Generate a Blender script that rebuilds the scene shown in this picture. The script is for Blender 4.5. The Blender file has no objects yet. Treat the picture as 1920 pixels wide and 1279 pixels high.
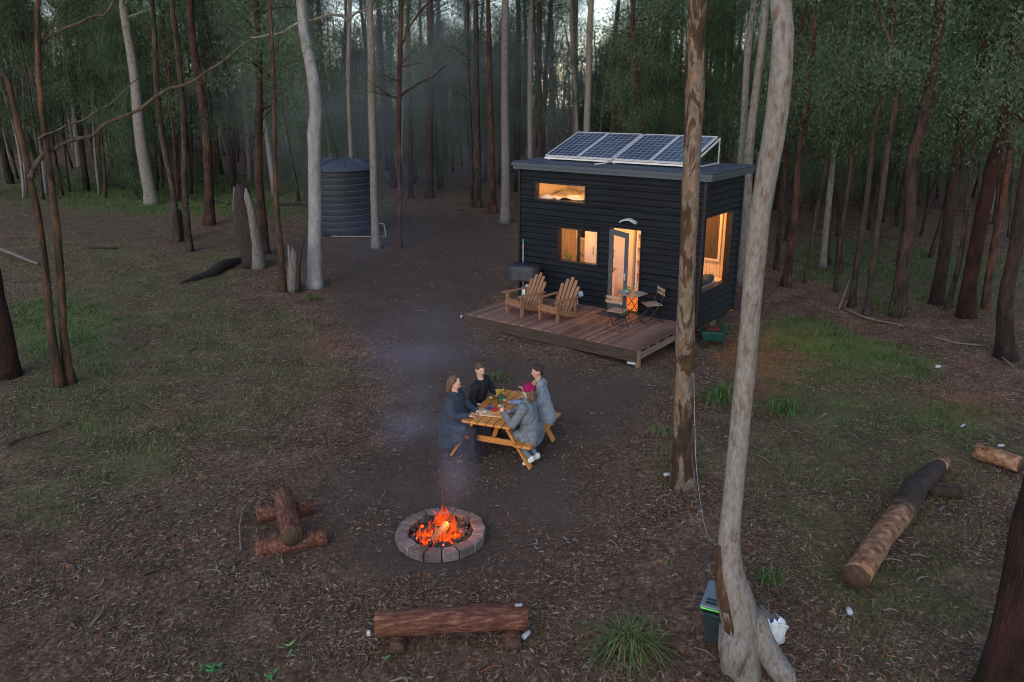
import bpy, bmesh, math, random
import numpy as np
from mathutils import Vector, Matrix, noise as mnoise
R = math.radians
random.seed(7); rng = np.random.default_rng(7)
# ---------------------------------------------------------------- camera, sky, sun, exposure
TH, F, H, RO = .3073, 1497.0, 5.816, -.0045
scn = bpy.context.scene
col = scn.collection
cam = bpy.data.cameras.new('camera'); cam_o = bpy.data.objects.new('camera', cam); col.objects.link(cam_o)
cam.sensor_width = 36; cam.lens = 36*F/1920; cam.clip_start = .1; cam.clip_end = 600
_fw = Vector((0, math.cos(TH), -math.sin(TH))); _up = Vector((0, math.sin(TH), math.cos(TH))); _rt = Vector((1, 0, 0))
_m = Matrix((_rt, _up, -_fw)).transposed() @ Matrix.Rotation(RO, 3, 'Z')
cam_o.matrix_world = Matrix.Translation((0, 0, H)) @ _m.to_4x4()
scn.camera = cam_o
world = bpy.data.worlds.new('World'); scn.world = world; world.use_nodes = True
wn = world.node_tree; wn.nodes.clear()
_bg = wn.nodes.new('ShaderNodeBackground'); _sk = wn.nodes.new('ShaderNodeTexSky'); _wo = wn.nodes.new('ShaderNodeOutputWorld')
_sk.sky_type = 'NISHITA'; _sk.sun_disc = False; _sk.sun_elevation = R(14); _sk.sun_rotation = R(200)
_sk.air_density = 1.0; _sk.dust_density = .4; _sk.ozone_density = 2.0
_bg.inputs[1].default_value = .15
_hs = wn.nodes.new('ShaderNodeHueSaturation'); _hs.inputs['Saturation'].default_value = .8
wn.links.new(_sk.outputs[0], _hs.inputs['Color']); _tn = wn.nodes.new('ShaderNodeMix'); _tn.data_type = 'RGBA'; _tn.blend_type = 'MULTIPLY'; _tn.inputs[0].default_value = 1; _tn.inputs[7].default_value = (1.02, .99, 1.02, 1)
wn.links.new(_hs.outputs[0], _tn.inputs[6]); wn.links.new(_tn.outputs[2], _bg.inputs[0]); wn.links.new(_bg.outputs[0], _wo.inputs[0])
sun = bpy.data.lights.new('sun', 'SUN'); sun.energy = .5; sun.angle = R(40); sun.color = (1, .95, .9)
sun_o = bpy.data.objects.new('sun', sun); col.objects.link(sun_o); sun_o.rotation_euler = (R(50), 0, R(-20))
scn.view_settings.view_transform = 'Standard'; scn.view_settings.look = 'None'
scn.view_settings.exposure = 1.05; scn.view_settings.gamma = 1
scn.cycles.max_bounces = 6; scn.cycles.diffuse_bounces = 2; scn.cycles.glossy_bounces = 2
scn.cycles.transparent_max_bounces = 12; scn.cycles.transmission_bounces = 4; scn.cycles.volume_bounces = 0
scn.cycles.volume_step_rate = 2.0; scn.cycles.volume_max_steps = 96
scn.cycles.caustics_reflective = False; scn.cycles.caustics_refractive = False
scn.cycles.use_denoising = True; scn.cycles.filter_width = 1.05
scn.cycles.sample_clamp_indirect = 4

# ---------------------------------------------------------------- where a point of the picture lies on the ground (layout survey)
def ray(x, y):
    a, b = x-960, y-639.5
    c, s = math.cos(RO), math.sin(RO)
    a, b = c*a+s*b, -s*a+c*b
    return _fw + _rt*(a/F) - _up*(b/F)
def atz(x, y, z=0.0):
    d = ray(x, y); t = (z-H)/d.z
    return Vector((0, 0, H)) + d*t
def aty(x, y, Y):
    d = ray(x, y)
    return Vector((0, 0, H)) + d*(Y/d.y)
YAW, CX, CY, ZD = -.652, 4.403, 18.304, .40
def CL(u, v, z=0.0):                       # cabin frame -> world
    c, s = math.cos(YAW), math.sin(YAW)
    return Vector((CX+c*u-s*v, CY+s*u+c*v, z+ZD))
_ctl = [(-5.3, -2.7, .20), (-2.6, -2.7, .10), (-.1, -2.7, .02), (.6, -1.2, -.12), (0, .1, -.19), (0, 1.6, -.16), (.8, .8, -.18), (2, -1, -.12), (-2.5, 1, .0), (-5.3, 0, .16), (-5.5, 2.5, .1), (1, 3, -.08), (3, 2, -.05)]
_ctlw = [(CL(a, b).x, CL(a, b).y, z) for a, b, z in _ctl] + [(-1, 9.4, 0), (0, 12.4, 0), (-6, 16, 0), (8, 10, 0), (-4, 22, .05), (12, 22, 0), (0, 5, 0), (8, 30, 0)]
def gz(x, y):
    sw = sz = 0.0
    for a, b, z in _ctlw:
        w = 1.0/((x-a)**2+(y-b)**2+.15)**1.6
        sw += w; sz += w*z
    base = sz/(sw+.00002)
    far = max(0.0, min(1.0, (y-26)/20))
    return base*(1-far) + .10*far*(math.sin(x*.13+1)+math.sin(y*.11+x*.05))*.6
def gat(x, y):                             # pixel -> ground, following the relief
    p = atz(x, y, 0)
    for _ in range(4):
        p = atz(x, y, gz(p.x, p.y))
    return p

# ---------------------------------------------------------------- helpers
def tag(o, label=None, cat=None, group=None, kind=None):
    if label: o['label'] = label
    if cat: o['category'] = cat
    if group: o['group'] = group
    if kind: o['kind'] = kind
    return o
def empty(name, loc=(0, 0, 0), rz=0.0, label=None, cat=None, group=None):
    o = bpy.data.objects.new(name, None); col.objects.link(o); o.empty_display_size = .1
    o.location = loc; o.rotation_euler = (0, 0, rz)
    return tag(o, label, cat, group)
class MB:
    def __init__(s): s.v = []; s.f = []; s.m = []
    def add(s, vs, fs, mi=0, M=None):
        n = len(s.v)
        s.v += [tuple(M @ Vector(p)) for p in vs] if M is not None else [tuple(p) for p in vs]
        s.f += [tuple(i+n for i in f) for f in fs]; s.m += [mi]*len(fs)
    def box(s, a, b, mi=0, M=None):         # corner to corner
        x0, y0, z0 = a; x1, y1, z1 = b
        s.add([(x0, y0, z0), (x1, y0, z0), (x1, y1, z0), (x0, y1, z0), (x0, y0, z1), (x1, y0, z1), (x1, y1, z1), (x0, y1, z1)],
              [(0, 3, 2, 1), (4, 5, 6, 7), (0, 1, 5, 4), (1, 2, 6, 5), (2, 3, 7, 6), (3, 0, 4, 7)], mi, M)
    def bar(s, p, q, w, t, upv=(0, 0, 1), mi=0):   # rectangular bar from p to q
        p, q = Vector(p), Vector(q); d = (q-p).normalized(); side = d.cross(Vector(upv))
        if side.length < 1e-4: side = Vector((1, 0, 0))
        side.normalize(); u = side.cross(d)
        vs = []
        for c in (p, q):
            for a, b in ((-1, -1), (1, -1), (1, 1), (-1, 1)): vs.append(c + side*(a*w/2) + u*(b*t/2))
        s.add(vs, [(0, 3, 2, 1), (4, 5, 6, 7), (0, 1, 5, 4), (1, 2, 6, 5), (2, 3, 7, 6), (3, 0, 4, 7)], mi)
    def tube(s, pts, rad, n=8, mi=0, caps=True, jit=0.0, seed=0, ends=None):
        pts = [Vector(p) for p in pts]
        if not hasattr(rad, '__len__'): rad = [rad]*len(pts)
        base = len(s.v); rr = random.Random(seed); prev = None
        ph = [rr.uniform(0, 6.28) for _ in range(3)]
        for i, p in enumerate(pts):
            d = (pts[min(i+1, len(pts)-1)]-pts[max(i-1, 0)]).normalized()
            a = prev if prev is not None else (Vector((1, 0, 0)) if abs(d.x) < .9 else Vector((0, 1, 0)))
            a = (a - d*a.dot(d)).normalized(); b = d.cross(a); prev = a
            for k in range(n):
                t = 2*math.pi*k/n
                r = rad[i]*(1+jit*(math.sin(3*t+ph[0]+i*.35)*.5+math.sin(2*t+ph[1]-i*.22)*.5+rr.uniform(-.35, .35)))
                s.v.append(tuple(p + a*(math.cos(t)*r) + b*(math.sin(t)*r)))
        for i in range(len(pts)-1):
            for k in range(n):
                k2 = (k+1) % n
                s.f.append((base+i*n+k, base+i*n+k2, base+(i+1)*n+k2, base+(i+1)*n+k)); s.m.append(mi)
        if caps:
            e = mi if ends is None else ends
            s.f.append(tuple(base+k for k in reversed(range(n)))); s.m.append(e)
            s.f.append(tuple(base+(len(pts)-1)*n+k for k in range(n))); s.m.append(e)
    def lathe(s, prof, n=16, mi=0, M=None):    # (r, z) profile, open ends closed when r=0
        vs = []; fs = []
        for r, z in prof:
            for k in range(n):
                t = 2*math.pi*k/n; vs.append((r*math.cos(t), r*math.sin(t), z))
        for i in range(len(prof)-1):
            for k in range(n):
                k2 = (k+1) % n; fs.append((i*n+k, i*n+k2, (i+1)*n+k2, (i+1)*n+k))
        s.add(vs, fs, mi, M)
    def ball(s, c, r, n=10, mi=0, M=None):
        if not hasattr(r, '__len__'): r = (r, r, r)
        vs = []; fs = []; h = n//2
        for i in range(h+1):
            a = math.pi*i/h
            for k in range(n):
                t = 2*math.pi*k/n
                vs.append((c[0]+r[0]*math.sin(a)*math.cos(t), c[1]+r[1]*math.sin(a)*math.sin(t), c[2]+r[2]*math.cos(a)))
        for i in range(h):
            for k in range(n):
                k2 = (k+1) % n; fs.append((i*n+k, (i+1)*n+k, (i+1)*n+k2, i*n+k2))
        s.add(vs, fs, mi, M)
    def build(s, name, mats, parent=None, smooth=False, loc=None):
        me = bpy.data.meshes.new(name); me.from_pydata(s.v, [], s.f)
        if not isinstance(mats, (list, tuple)): mats = [mats]
        for m in mats: me.materials.append(m)
        if len(mats) > 1: me.polygons.foreach_set('material_index', s.m)
        if smooth: me.polygons.foreach_set('use_smooth', [True]*len(s.f))
        me.update()
        o = bpy.data.objects.new(name, me); col.objects.link(o)
        if parent is not None: o.parent = parent
        if loc is not None: o.location = loc
        return o
def bevel(o, w=.006, seg=2):
    m = o.modifiers.new('edge', 'BEVEL'); m.width = w; m.segments = seg; m.limit_method = 'ANGLE'; m.angle_limit = R(40)
    return o

# ---------------------------------------------------------------- materials
def new_mat(name):
    m = bpy.data.materials.new(name); m.use_nodes = True
    nt = m.node_tree; p = nt.nodes['Principled BSDF']
    p.inputs['Specular IOR Level'].default_value = .3
    return m, nt, p
def ramp(nt, stops):
    r = nt.nodes.new('ShaderNodeValToRGB'); e = r.color_ramp.elements
    e[0].position, e[0].color = stops[0][0], (*stops[0][1], 1)
    e[1].position, e[1].color = stops[-1][0], (*stops[-1][1], 1)
    for p, c in stops[1:-1]:
        k = e.new(p); k.color = (*c, 1)
    return r
def noise_tex(nt, scale, stretch=(1, 1, 1), detail=6, rough=.6, coord='Object', dist=0.0):
    tc = nt.nodes.new('ShaderNodeTexCoord'); mp = nt.nodes.new('ShaderNodeMapping'); n = nt.nodes.new('ShaderNodeTexNoise')
    mp.inputs['Scale'].default_value = stretch
    n.inputs['Scale'].default_value = scale; n.inputs['Detail'].default_value = detail; n.inputs['Roughness'].default_value = rough
    n.inputs['Distortion'].default_value = dist
    nt.links.new(tc.outputs[coord], mp.inputs[0]); nt.links.new(mp.outputs[0], n.inputs['Vector'])
    return n
def mixc(nt, fac, a, b, mode='MIX'):
    m = nt.nodes.new('ShaderNodeMix'); m.data_type = 'RGBA'; m.blend_type = mode
    for s, x in ((m.inputs[0], fac), (m.inputs[6], a), (m.inputs[7], b)):
        if hasattr(x, 'links') or hasattr(x, 'is_linked'): nt.links.new(x, s)
        elif hasattr(x, '__len__'): s.default_value = (*x[:3], 1)
        else: s.default_value = x
    return m.outputs[2]
def nm(name, stops, scale=5, stretch=(1, 1, 1), rough=.85, bump=.3, bdist=.02, stops2=None, scale2=1.5, stretch2=(1, 1, 1), f2=.5, objvar=0.0, detail=6, metal=0.0, dist=0.0, spec=.3, coord='Object'):
    m, nt, p = new_mat(name)
    n = noise_tex(nt, scale, stretch, detail, coord=coord, dist=dist); r = ramp(nt, stops); nt.links.new(n.outputs[0], r.inputs[0])
    c = r.outputs[0]
    if stops2:
        n2 = noise_tex(nt, scale2, stretch2, 4, coord=coord, dist=dist); r2 = ramp(nt, stops2); nt.links.new(n2.outputs[0], r2.inputs[0])
        c = mixc(nt, f2, c, r2.outputs[0], 'MULTIPLY' if f2 > 1 else 'MIX') if f2 <= 1 else mixc(nt, 1.0, c, r2.outputs[0], 'MULTIPLY')
    if objvar:
        oi = nt.nodes.new('ShaderNodeObjectInfo'); hs = nt.nodes.new('ShaderNodeHueSaturation'); mr = nt.nodes.new('ShaderNodeMapRange')
        mr.inputs[3].default_value = 1-objvar; mr.inputs[4].default_value = 1+objvar
        nt.links.new(oi.outputs['Random'], mr.inputs[0]); nt.links.new(mr.outputs[0], hs.inputs['Value']); nt.links.new(c, hs.inputs['Color']); c = hs.outputs[0]
    nt.links.new(c, p.inputs['Base Color'])
    p.inputs['Roughness'].default_value = rough; p.inputs['Metallic'].default_value = metal; p.inputs['Specular IOR Level'].default_value = spec
    if bump:
        b = nt.nodes.new('ShaderNodeBump'); b.inputs['Strength'].default_value = bump; b.inputs['Distance'].default_value = bdist
        nt.links.new(n.outputs[0], b.inputs['Height']); nt.links.new(b.outputs[0], p.inputs['Normal'])
    return m
def flat(name, c, rough=.6, metal=0.0, var=.12, scale=9, spec=.3, bump=0.0):
    lo = tuple(x*(1-var) for x in c); hi = tuple(min(1, x*(1+var)) for x in c)
    return nm(name, [(.3, lo), (.7, hi)], scale, rough=rough, metal=metal, bump=bump, spec=spec)
def emit(name, c, s, stops=None, scale=8):
    m, nt, p = new_mat(name)
    p.inputs['Base Color'].default_value = (.02, .01, .01, 1)
    p.inputs['Emission Color'].default_value = (*c, 1); p.inputs['Emission Strength'].default_value = s
    if stops:
        n = noise_tex(nt, scale); r = ramp(nt, stops); nt.links.new(n.outputs[0], r.inputs[0]); nt.links.new(r.outputs[0], p.inputs['Emission Color'])
    return m
MT = {}
MT['black_board'] = nm('painted weatherboard', [(.3, (.0045, .0060, .0090)), (.7, (.010, .0125, .0175))], 3, (.35, 1, 6), rough=.6, bump=.25, bdist=.006, stops2=[(.3, (.75, .75, .75)), (.7, (1.2, 1.2, 1.2))], f2=2, spec=.12)
MT['fascia'] = flat('charcoal steel', (.040, .054, .080), .45, var=.12, spec=.5)
MT['frame'] = flat('black aluminium', (.012, .012, .014), .4)
MT['door_grey'] = flat('grey door paint', (.075, .085, .10), .5)
MT['roof'] = nm('steel roofing', [(.3, (.035, .045, .065)), (.7, (.06, .075, .10))], 3, rough=.4, bump=.05, metal=.3)
MT['cream'] = flat('cream lining', (.62, .56, .46), .7, var=.04)
MT['white'] = flat('white paint', (.75, .74, .72), .5, var=.04)
MT['white_mark'] = flat('white plastic', (.36, .39, .44), .5, var=.04)
MT['deck'] = None
MT['joist'] = nm('pine framing', [(.3, (.13, .085, .06)), (.7, (.23, .155, .11))], 6, (8, 1, 8), rough=.85, bump=.3, bdist=.004)
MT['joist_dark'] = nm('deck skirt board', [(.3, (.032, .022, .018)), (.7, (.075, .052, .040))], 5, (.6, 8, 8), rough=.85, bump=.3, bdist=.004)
MT['adiron'] = nm('stained timber', [(.3, (.17, .085, .045)), (.7, (.31, .165, .095))], 7, (4, 4, 1), rough=.7, bump=.2, bdist=.003, objvar=.12)
MT['table_wood'] = nm('oiled orange pine', [(.25, (.36, .13, .03)), (.75, (.62, .27, .07))], 5, (6, 1, 6), rough=.55, bump=.2, bdist=.003, objvar=.08)
MT['bistro_wood'] = nm('acacia slats', [(.3, (.24, .15, .10)), (.7, (.40, .27, .19))], 7, (1, 5, 5), rough=.7, bump=.1)
MT['black_steel'] = flat('black steel', (.02, .02, .022), .45)
MT['cover'] = nm('black vinyl cover', [(.3, (.010, .014, .020)), (.7, (.024, .030, .042))], 7, rough=.5, bump=.5, bdist=.02)
MT['tank'] = flat('dark poly tank', (.014, .021, .031), .5, var=.15, scale=2)
MT['tank_lid'] = flat('tank lid', (.055, .07, .10), .45, var=.12, scale=3)
MT['tank_line'] = flat('tank moulded line', (.10, .12, .13), .6)
MT['alu'] = flat('aluminium', (.62, .63, .68), .35, metal=.4)
MT['orange_tag'] = flat('orange plastic', (.6, .12, .03), .5)
MT['green_poly'] = nm('green tarp', [(.3, (.004, .03, .024)), (.7, (.012, .075, .055))], 8, rough=.5, bump=.4)
MT['rubber'] = flat('rubber', (.015, .015, .016), .9)
MT['brick'] = nm('grey pink paver', [(.25, (.11, .088, .085)), (.5, (.17, .14, .138)), (.75, (.235, .20, .195))], 9, rough=.9, bump=.5, bdist=.006, stops2=[(.35, (.55, .5, .48)), (.6, (1, 1, 1))], scale2=4, f2=2, objvar=.18)
MT['char'] = nm('charcoal', [(.3, (.008, .008, .009)), (.72, (.06, .06, .07))], 12, rough=.7, bump=.6)
MT['ash'] = nm('ash bed', [(.3, (.03, .028, .027)), (.75, (.15, .14, .135))], 12, rough=.95, bump=.5)
MT['firewood'] = nm('split firewood', [(.3, (.13, .07, .04)), (.7, (.30, .18, .11))], 9, (5, 1, 5), rough=.85, bump=.4, bdist=.01)
MT['rust'] = nm('rusty steel', [(.3, (.022, .012, .012)), (.7, (.055, .026, .022))], 14, rough=.8, bump=.2)
MT['log_bark'] = nm('red log bark', [(.25, (.050, .015, .010)), (.5, (.115, .047, .031)), (.72, (.27, .135, .090))], 20, (.35, 1.4, 1.4), rough=.9, bump=.9, bdist=.02, stops2=[(.3, (.55, .5, .5)), (.65, (1.1, 1.1, 1.1))], scale2=5, stretch2=(.5, 1, 1), f2=2, dist=.15, detail=10)
MT['log_pale'] = nm('debarked log', [(.32, (.05, .022, .014)), (.48, (.19, .095, .052)), (.70, (.38, .225, .14))], 9, (1, 1, 1), rough=.85, bump=.6, bdist=.01)
MT['log_dark'] = nm('dark wet bark', [(.3, (.010, .007, .006)), (.7, (.055, .036, .030))], 8, rough=.9, bump=.8, bdist=.02)
MT['log_end'] = nm('sawn log end', [(.3, (.035, .022, .016)), (.7, (.09, .055, .038))], 20, rough=.9, bump=.3)
MT['plastic_bag'] = nm('white plastic film', [(.3, (.5, .52, .53)), (.7, (.8, .82, .83))], 5, rough=.35, bump=.8, bdist=.03)
MT['bin'] = flat('dark green bin', (.018, .03, .033), .5)
MT['bin_lid'] = flat('bin lid grey', (.14, .18, .22), .5)
MT['lime'] = flat('lime green rim', (.10, .75, .08), .45)
def glass(name, tint=(1, 1, 1), base=.04):
    m = bpy.data.materials.new(name); m.use_nodes = True; nt = m.node_tree; nt.nodes.clear()
    o = nt.nodes.new('ShaderNodeOutputMaterial'); t = nt.nodes.new('ShaderNodeBsdfTransparent'); g = nt.nodes.new('ShaderNodeBsdfGlossy'); mx = nt.nodes.new('ShaderNodeMixShader'); lw = nt.nodes.new('ShaderNodeLayerWeight')
    pw = nt.nodes.new('ShaderNodeMath'); pw.operation = 'POWER'; pw.inputs[1].default_value = 4; ad = nt.nodes.new('ShaderNodeMath'); ad.operation = 'MULTIPLY_ADD'; ad.inputs[1].default_value = .6; ad.inputs[2].default_value = base
    g.inputs['Roughness'].default_value = .02; t.inputs[0].default_value = (*tint, 1)
    nt.links.new(lw.outputs['Facing'], pw.inputs[0]); nt.links.new(pw.outputs[0], ad.inputs[0]); nt.links.new(ad.outputs[0], mx.inputs[0])
    nt.links.new(t.outputs[0], mx.inputs[1]); nt.links.new(g.outputs[0], mx.inputs[2]); nt.links.new(mx.outputs[0], o.inputs[0])
    return m
MT['glass'] = glass('window glass')
MT['drink_glass'] = glass('drinking glass', (.85, .9, .92))
def boards_mat(name, pitch, axis, lo, hi, gapc=None, rough=.75, grain=(6, 6, 6)):
    m, nt, p = new_mat(name)
    tc = nt.nodes.new('ShaderNodeTexCoord'); sx = nt.nodes.new('ShaderNodeSeparateXYZ'); nt.links.new(tc.outputs['Object'], sx.inputs[0])
    dv = nt.nodes.new('ShaderNodeMath'); dv.operation = 'DIVIDE'; dv.inputs[1].default_value = pitch; nt.links.new(sx.outputs[axis], dv.inputs[0])
    fl = nt.nodes.new('ShaderNodeMath'); fl.operation = 'FLOOR'; nt.links.new(dv.outputs[0], fl.inputs[0])
    wn_ = nt.nodes.new('ShaderNodeTexWhiteNoise'); wn_.noise_dimensions = '1D'; nt.links.new(fl.outputs[0], wn_.inputs['W'])
    n = noise_tex(nt, 5, grain); ad = nt.nodes.new('ShaderNodeMath'); ad.operation = 'ADD'
    ml = nt.nodes.new('ShaderNodeMath'); ml.operation = 'MULTIPLY'; ml.inputs[1].default_value = .45; nt.links.new(wn_.outputs[0], ml.inputs[0])
    nt.links.new(ml.outputs[0], ad.inputs[0])
    ml2 = nt.nodes.new('ShaderNodeMath'); ml2.operation = 'MULTIPLY'; ml2.inputs[1].default_value = .6; nt.links.new(n.outputs[0], ml2.inputs[0]); nt.links.new(ml2.outputs[0], ad.inputs[1])
    r = ramp(nt, [(.2, lo), (.8, hi)]); nt.links.new(ad.outputs[0], r.inputs[0]); c = r.outputs[0]
    n3 = noise_tex(nt, .9, (1, 1, 1), 3); r3 = ramp(nt, [(.35, (.7, .72, .8)), (.65, (1.15, 1.05, 1.0))]); nt.links.new(n3.outputs[0], r3.inputs[0])
    c = mixc(nt, 1.0, c, r3.outputs[0], 'MULTIPLY')
    if gapc:
        fr_ = nt.nodes.new('ShaderNodeMath'); fr_.operation = 'FRACT'; nt.links.new(dv.outputs[0], fr_.inputs[0]); lt = nt.nodes.new('ShaderNodeMath'); lt.operation = 'LESS_THAN'; lt.inputs[1].default_value = .10; nt.links.new(fr_.outputs[0], lt.inputs[0])
        c = mixc(nt, lt.outputs[0], c, gapc)
    nt.links.new(c, p.inputs['Base Color']); p.inputs['Roughness'].default_value = rough
    return m
MT['deck'] = boards_mat('hardwood decking', .094, 0, (.095, .052, .040), (.30, .180, .145), grain=(10, .8, 10), rough=.55)
MT['vj'] = boards_mat('cream groove lining', .09, 0, (.58, .50, .38), (.66, .59, .46), gapc=(.22, .17, .11), grain=(1, 1, .3))
MT['int_floor'] = boards_mat('orange timber floor', .12, 1, (.42, .17, .04), (.58, .27, .08), grain=(1, 8, 1), rough=.4)
# ================================================================ CABIN
cab = empty('tiny_house', (CX, CY, ZD), YAW, 'small black weatherboard cabin with lit windows and a flat steel roof', 'cabin')
LU, WV, ZT = -5.209, 2.13, 3.38
T = .10
def rect_cut(a0, a1, z0, z1, holes):
    xs = sorted({a0, a1, *[h[0] for h in holes], *[h[1] for h in holes]}); zs = sorted({z0, z1, *[h[2] for h in holes], *[h[3] for h in holes]})
    xs = [x for x in xs if a0-1e-6 <= x <= a1+1e-6]; zs = [z for z in zs if z0-1e-6 <= z <= z1+1e-6]
    out = []
    for j in range(len(zs)-1):
        run = None
        for i in range(len(xs)-1):
            cx, cz = (xs[i]+xs[i+1])/2, (zs[j]+zs[j+1])/2
            inside = any(h[0] < cx < h[1] and h[2] < cz < h[3] for h in holes)
            if not inside:
                if run is None: run = [xs[i], xs[i+1]]
                else: run[1] = xs[i+1]
            if inside and run is not None: out.append((*run, zs[j], zs[j+1])); run = None
        if run is not None: out.append((*run, zs[j], zs[j+1]))
    return out
fr = .045
W1 = (-4.683, -3.185, 2.64, 3.047); W2 = (-3.954, -2.79, 1.10, 1.94); DO = (-2.40, -1.558, .0, 2.10)
SW = (.06, 1.593, .78, 2.53)
holes_f = [tuple((h[0]-fr, h[1]+fr, h[2]-fr, h[3]+fr)) for h in (W1, W2)] + [(DO[0]-.03, DO[1]+.03, -.2, DO[3]+.03)]
holes_s = [(SW[0]-fr, SW[1]+fr, SW[2]-fr, SW[3]+fr)]
b = MB()
for x0, x1, z0, z1 in rect_cut(LU+T, -T, -.03, ZT, holes_f): b.box((x0, 0, z0), (x1, T, z1))
b.build('front_wall', MT['cream'], cab)
b = MB()
for y0, y1, z0, z1 in rect_cut(0, WV, -.03, ZT, holes_s): b.box((-T, y0, z0), (0, y1, z1))
b.build('end_wall', MT['cream'], cab)
b = MB(); b.box((LU, 0, -.03), (LU+T, WV, ZT)); b.build('end_wall', MT['cream'], cab)
b = MB(); b.box((LU+T, WV-T, -.03), (-T, WV, ZT)); b.build('rear_wall', MT['vj'], cab)
# lapped boards outside
PIT = .163
def lap(name, a0, a1, holes, axis):
    b = MB(); z = -.06; r_ = random.Random(axis+3)
    put = {0: lambda x, d, q: (x, -.002-d, q), 1: lambda x, d, q: (.002+d, x, q), 2: lambda x, d, q: (LU-.002-d, x, q), 3: lambda x, d, q: (x, WV+.002+d, q)}[axis]
    while z < ZT-.01:
        z1 = min(z+PIT, ZT)
        for x0, x1, p0, p1 in rect_cut(a0, a1, z, z1, holes):
            tp = lambda q: .050 - .046*((q-z)/PIT)**.8
            n = max(1, int((x1-x0)/.16)); vs = []; full = abs(p0-z) < 1e-4
            for i in range(n+1):
                x = x0+(x1-x0)*i/n; j = r_.uniform(-.006, .006) if full else 0; k = r_.uniform(-.004, .004)
                vs += [put(x, 0, p0), put(x, tp(p0)+k-.012, p0-.002+j), put(x, tp(p0)+k, p0+.014+j), put(x, tp(p1), p1), put(x, 0, p1)]
            fs = []
            for i in range(n):
                for m in range(5): c = i*5; fs.append((c+m, c+(m+1) % 5, c+5+(m+1) % 5, c+5+m) if axis in (1, 3) else (c+m, c+5+m, c+5+(m+1) % 5, c+(m+1) % 5))
            fs += [(0, 1, 2, 3, 4), tuple(n*5+q for q in (4, 3, 2, 1, 0))]
            b.add(vs, fs)
        z += PIT
    return b.build(name, MT['black_board'], cab)
lap('weatherboard_cladding', LU+.0, -.0, holes_f, 0); lap('weatherboard_cladding', .0, WV, holes_s, 1)
lap('weatherboard_cladding', .0, WV, [], 2); lap('weatherboard_cladding', LU, 0, [], 3)
for (x, y) in ((.03, -.03), (LU-.03, -.03), (.03, WV+.03), (LU-.03, WV+.03)):
    b = MB(); b.box((x-.03, y-.03, -.08), (x+.03, y+.03, ZT-.01)); b.build('corner_trim', MT['frame'], cab)
b = MB(); b.box((LU+T, T, -.03), (-T, WV-T, .03)); b.build('floor', MT['int_floor'], cab)
b = MB(); b.box((LU+.05, .05, -.17), (-.05, WV-.05, -.07)); b.build('chassis', MT['black_steel'], cab)
b = MB(); b.box((LU+T, T, ZT-.06), (-T, WV-T, ZT-.004)); b.build('ceiling', MT['cream'], cab)
# roof
OF, OR, OL, OB = -.20, .24, LU-.18, WV+.27
b = MB(); b.box((OL+.035, OF+.035, 3.385), (OR-.035, OB-.035, 3.475)); b.build('fascia', MT['fascia'], cab)
b = MB(); b.box((OL, OF, 3.478), (OR, OB, 3.545)); b.build('gutter', MT['fascia'], cab)
b = MB(); y = OF+.05
b.box((OL+.02, OF+.02, 3.549), (OR-.02, OB-.02, 3.558))
while y < OB-.1:
    x0, x1 = OL+.012, OR+.02
    b.add([(x0, y, 3.56), (x0, y+.035, 3.585), (x0, y+.075, 3.585), (x0, y+.11, 3.56), (x1, y, 3.56), (x1, y+.035, 3.585), (x1, y+.075, 3.585), (x1, y+.11, 3.56)],
          [(0, 1, 5, 4), (1, 2, 6, 5), (2, 3, 7, 6), (0, 4, 7, 3), (3, 2, 1, 0), (4, 5, 6, 7)])
    y += .20
b.build('roof', MT['roof'], cab)
# windows
def window(hole, axis, mull=None, name='window'):
    a0, a1, z0, z1 = hole; g = MB()
    def bx(p0, p1, q0, q1, d0, d1, m):
        if axis == 0: m.box((p0, d0, q0), (p1, d1, q1))
        else: m.box((-d1, p0, q0), (-d0, p1, q1))
    o0, o1, y0, y1 = a0-fr, a1+fr, z0-fr, z1+fr
    bx(o0, a0, y0, y1, -.06, .10, g); bx(a1, o1, y0, y1, -.06, .10, g); bx(a0, a1, z1, y1, -.06, .10, g); bx(a0, a1, y0, z0, -.06, .10, g)
    if mull is not None: bx(mull-.028, mull+.028, z0, z1, -.01, .05, g)
    f = g.build(name, MT['frame'], cab)
    p = MB(); bx(a0, a1, z0, z1, .02, .026, p); p.build('pane', MT['glass'], f)
    return f
window(W1, 0); window(W2, 0, -3.375); window(SW, 1)
# door frame and open leaf
b = MB()
b.box((DO[0]-.03, -.055, .0), (DO[0], .11, DO[3])); b.box((DO[1], -.055, .0), (DO[1]+.03, .11, DO[3])); b.box((DO[0]-.03, -.055, DO[3]), (DO[1]+.03, .11, DO[3]+.03)); b.box((DO[0], -.03, -.02), (DO[1], .11, .012))
b.build('door_frame', MT['frame'], cab)
door = bpy.data.objects.new('door', None)
b = MB(); w = .84; st = .125
b.box((0, -.04, .02), (st, 0, 2.08)); b.box((w-st, -.04, .02), (w, 0, 2.08)); b.box((st, -.04, 1.95), (w-st, 0, 2.08)); b.box((st, -.04, .02), (w-st, 0, .27))
door = b.build('door', MT['door_grey'], cab); door.location = (DO[0]+.005, -.058, 0); door.rotation_euler = (0, 0, R(-28))
b = MB(); b.box((st, -.022, .27), (w-st, -.016, 1.95)); b.build('pane', MT['glass'], door)
b = MB(); b.box((w-.085, -.055, .93), (w-.045, -.04, 1.10)); b.bar((w-.065, -.075, 1.02), (w-.20, -.075, 1.02), .02, .018); b.bar((w-.065, -.04, 1.02), (w-.065, -.08, 1.02), .02, .02)
b.build('handle', MT['alu'], door)
for z in (.3, 1.1, 1.85):
    b = MB(); b.tube([(0-.008, -.02, z-.05), (0-.008, -.02, z+.05)], .012, 6); b.build('hinge', MT['alu'], door)
bevel(door, .004)
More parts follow.
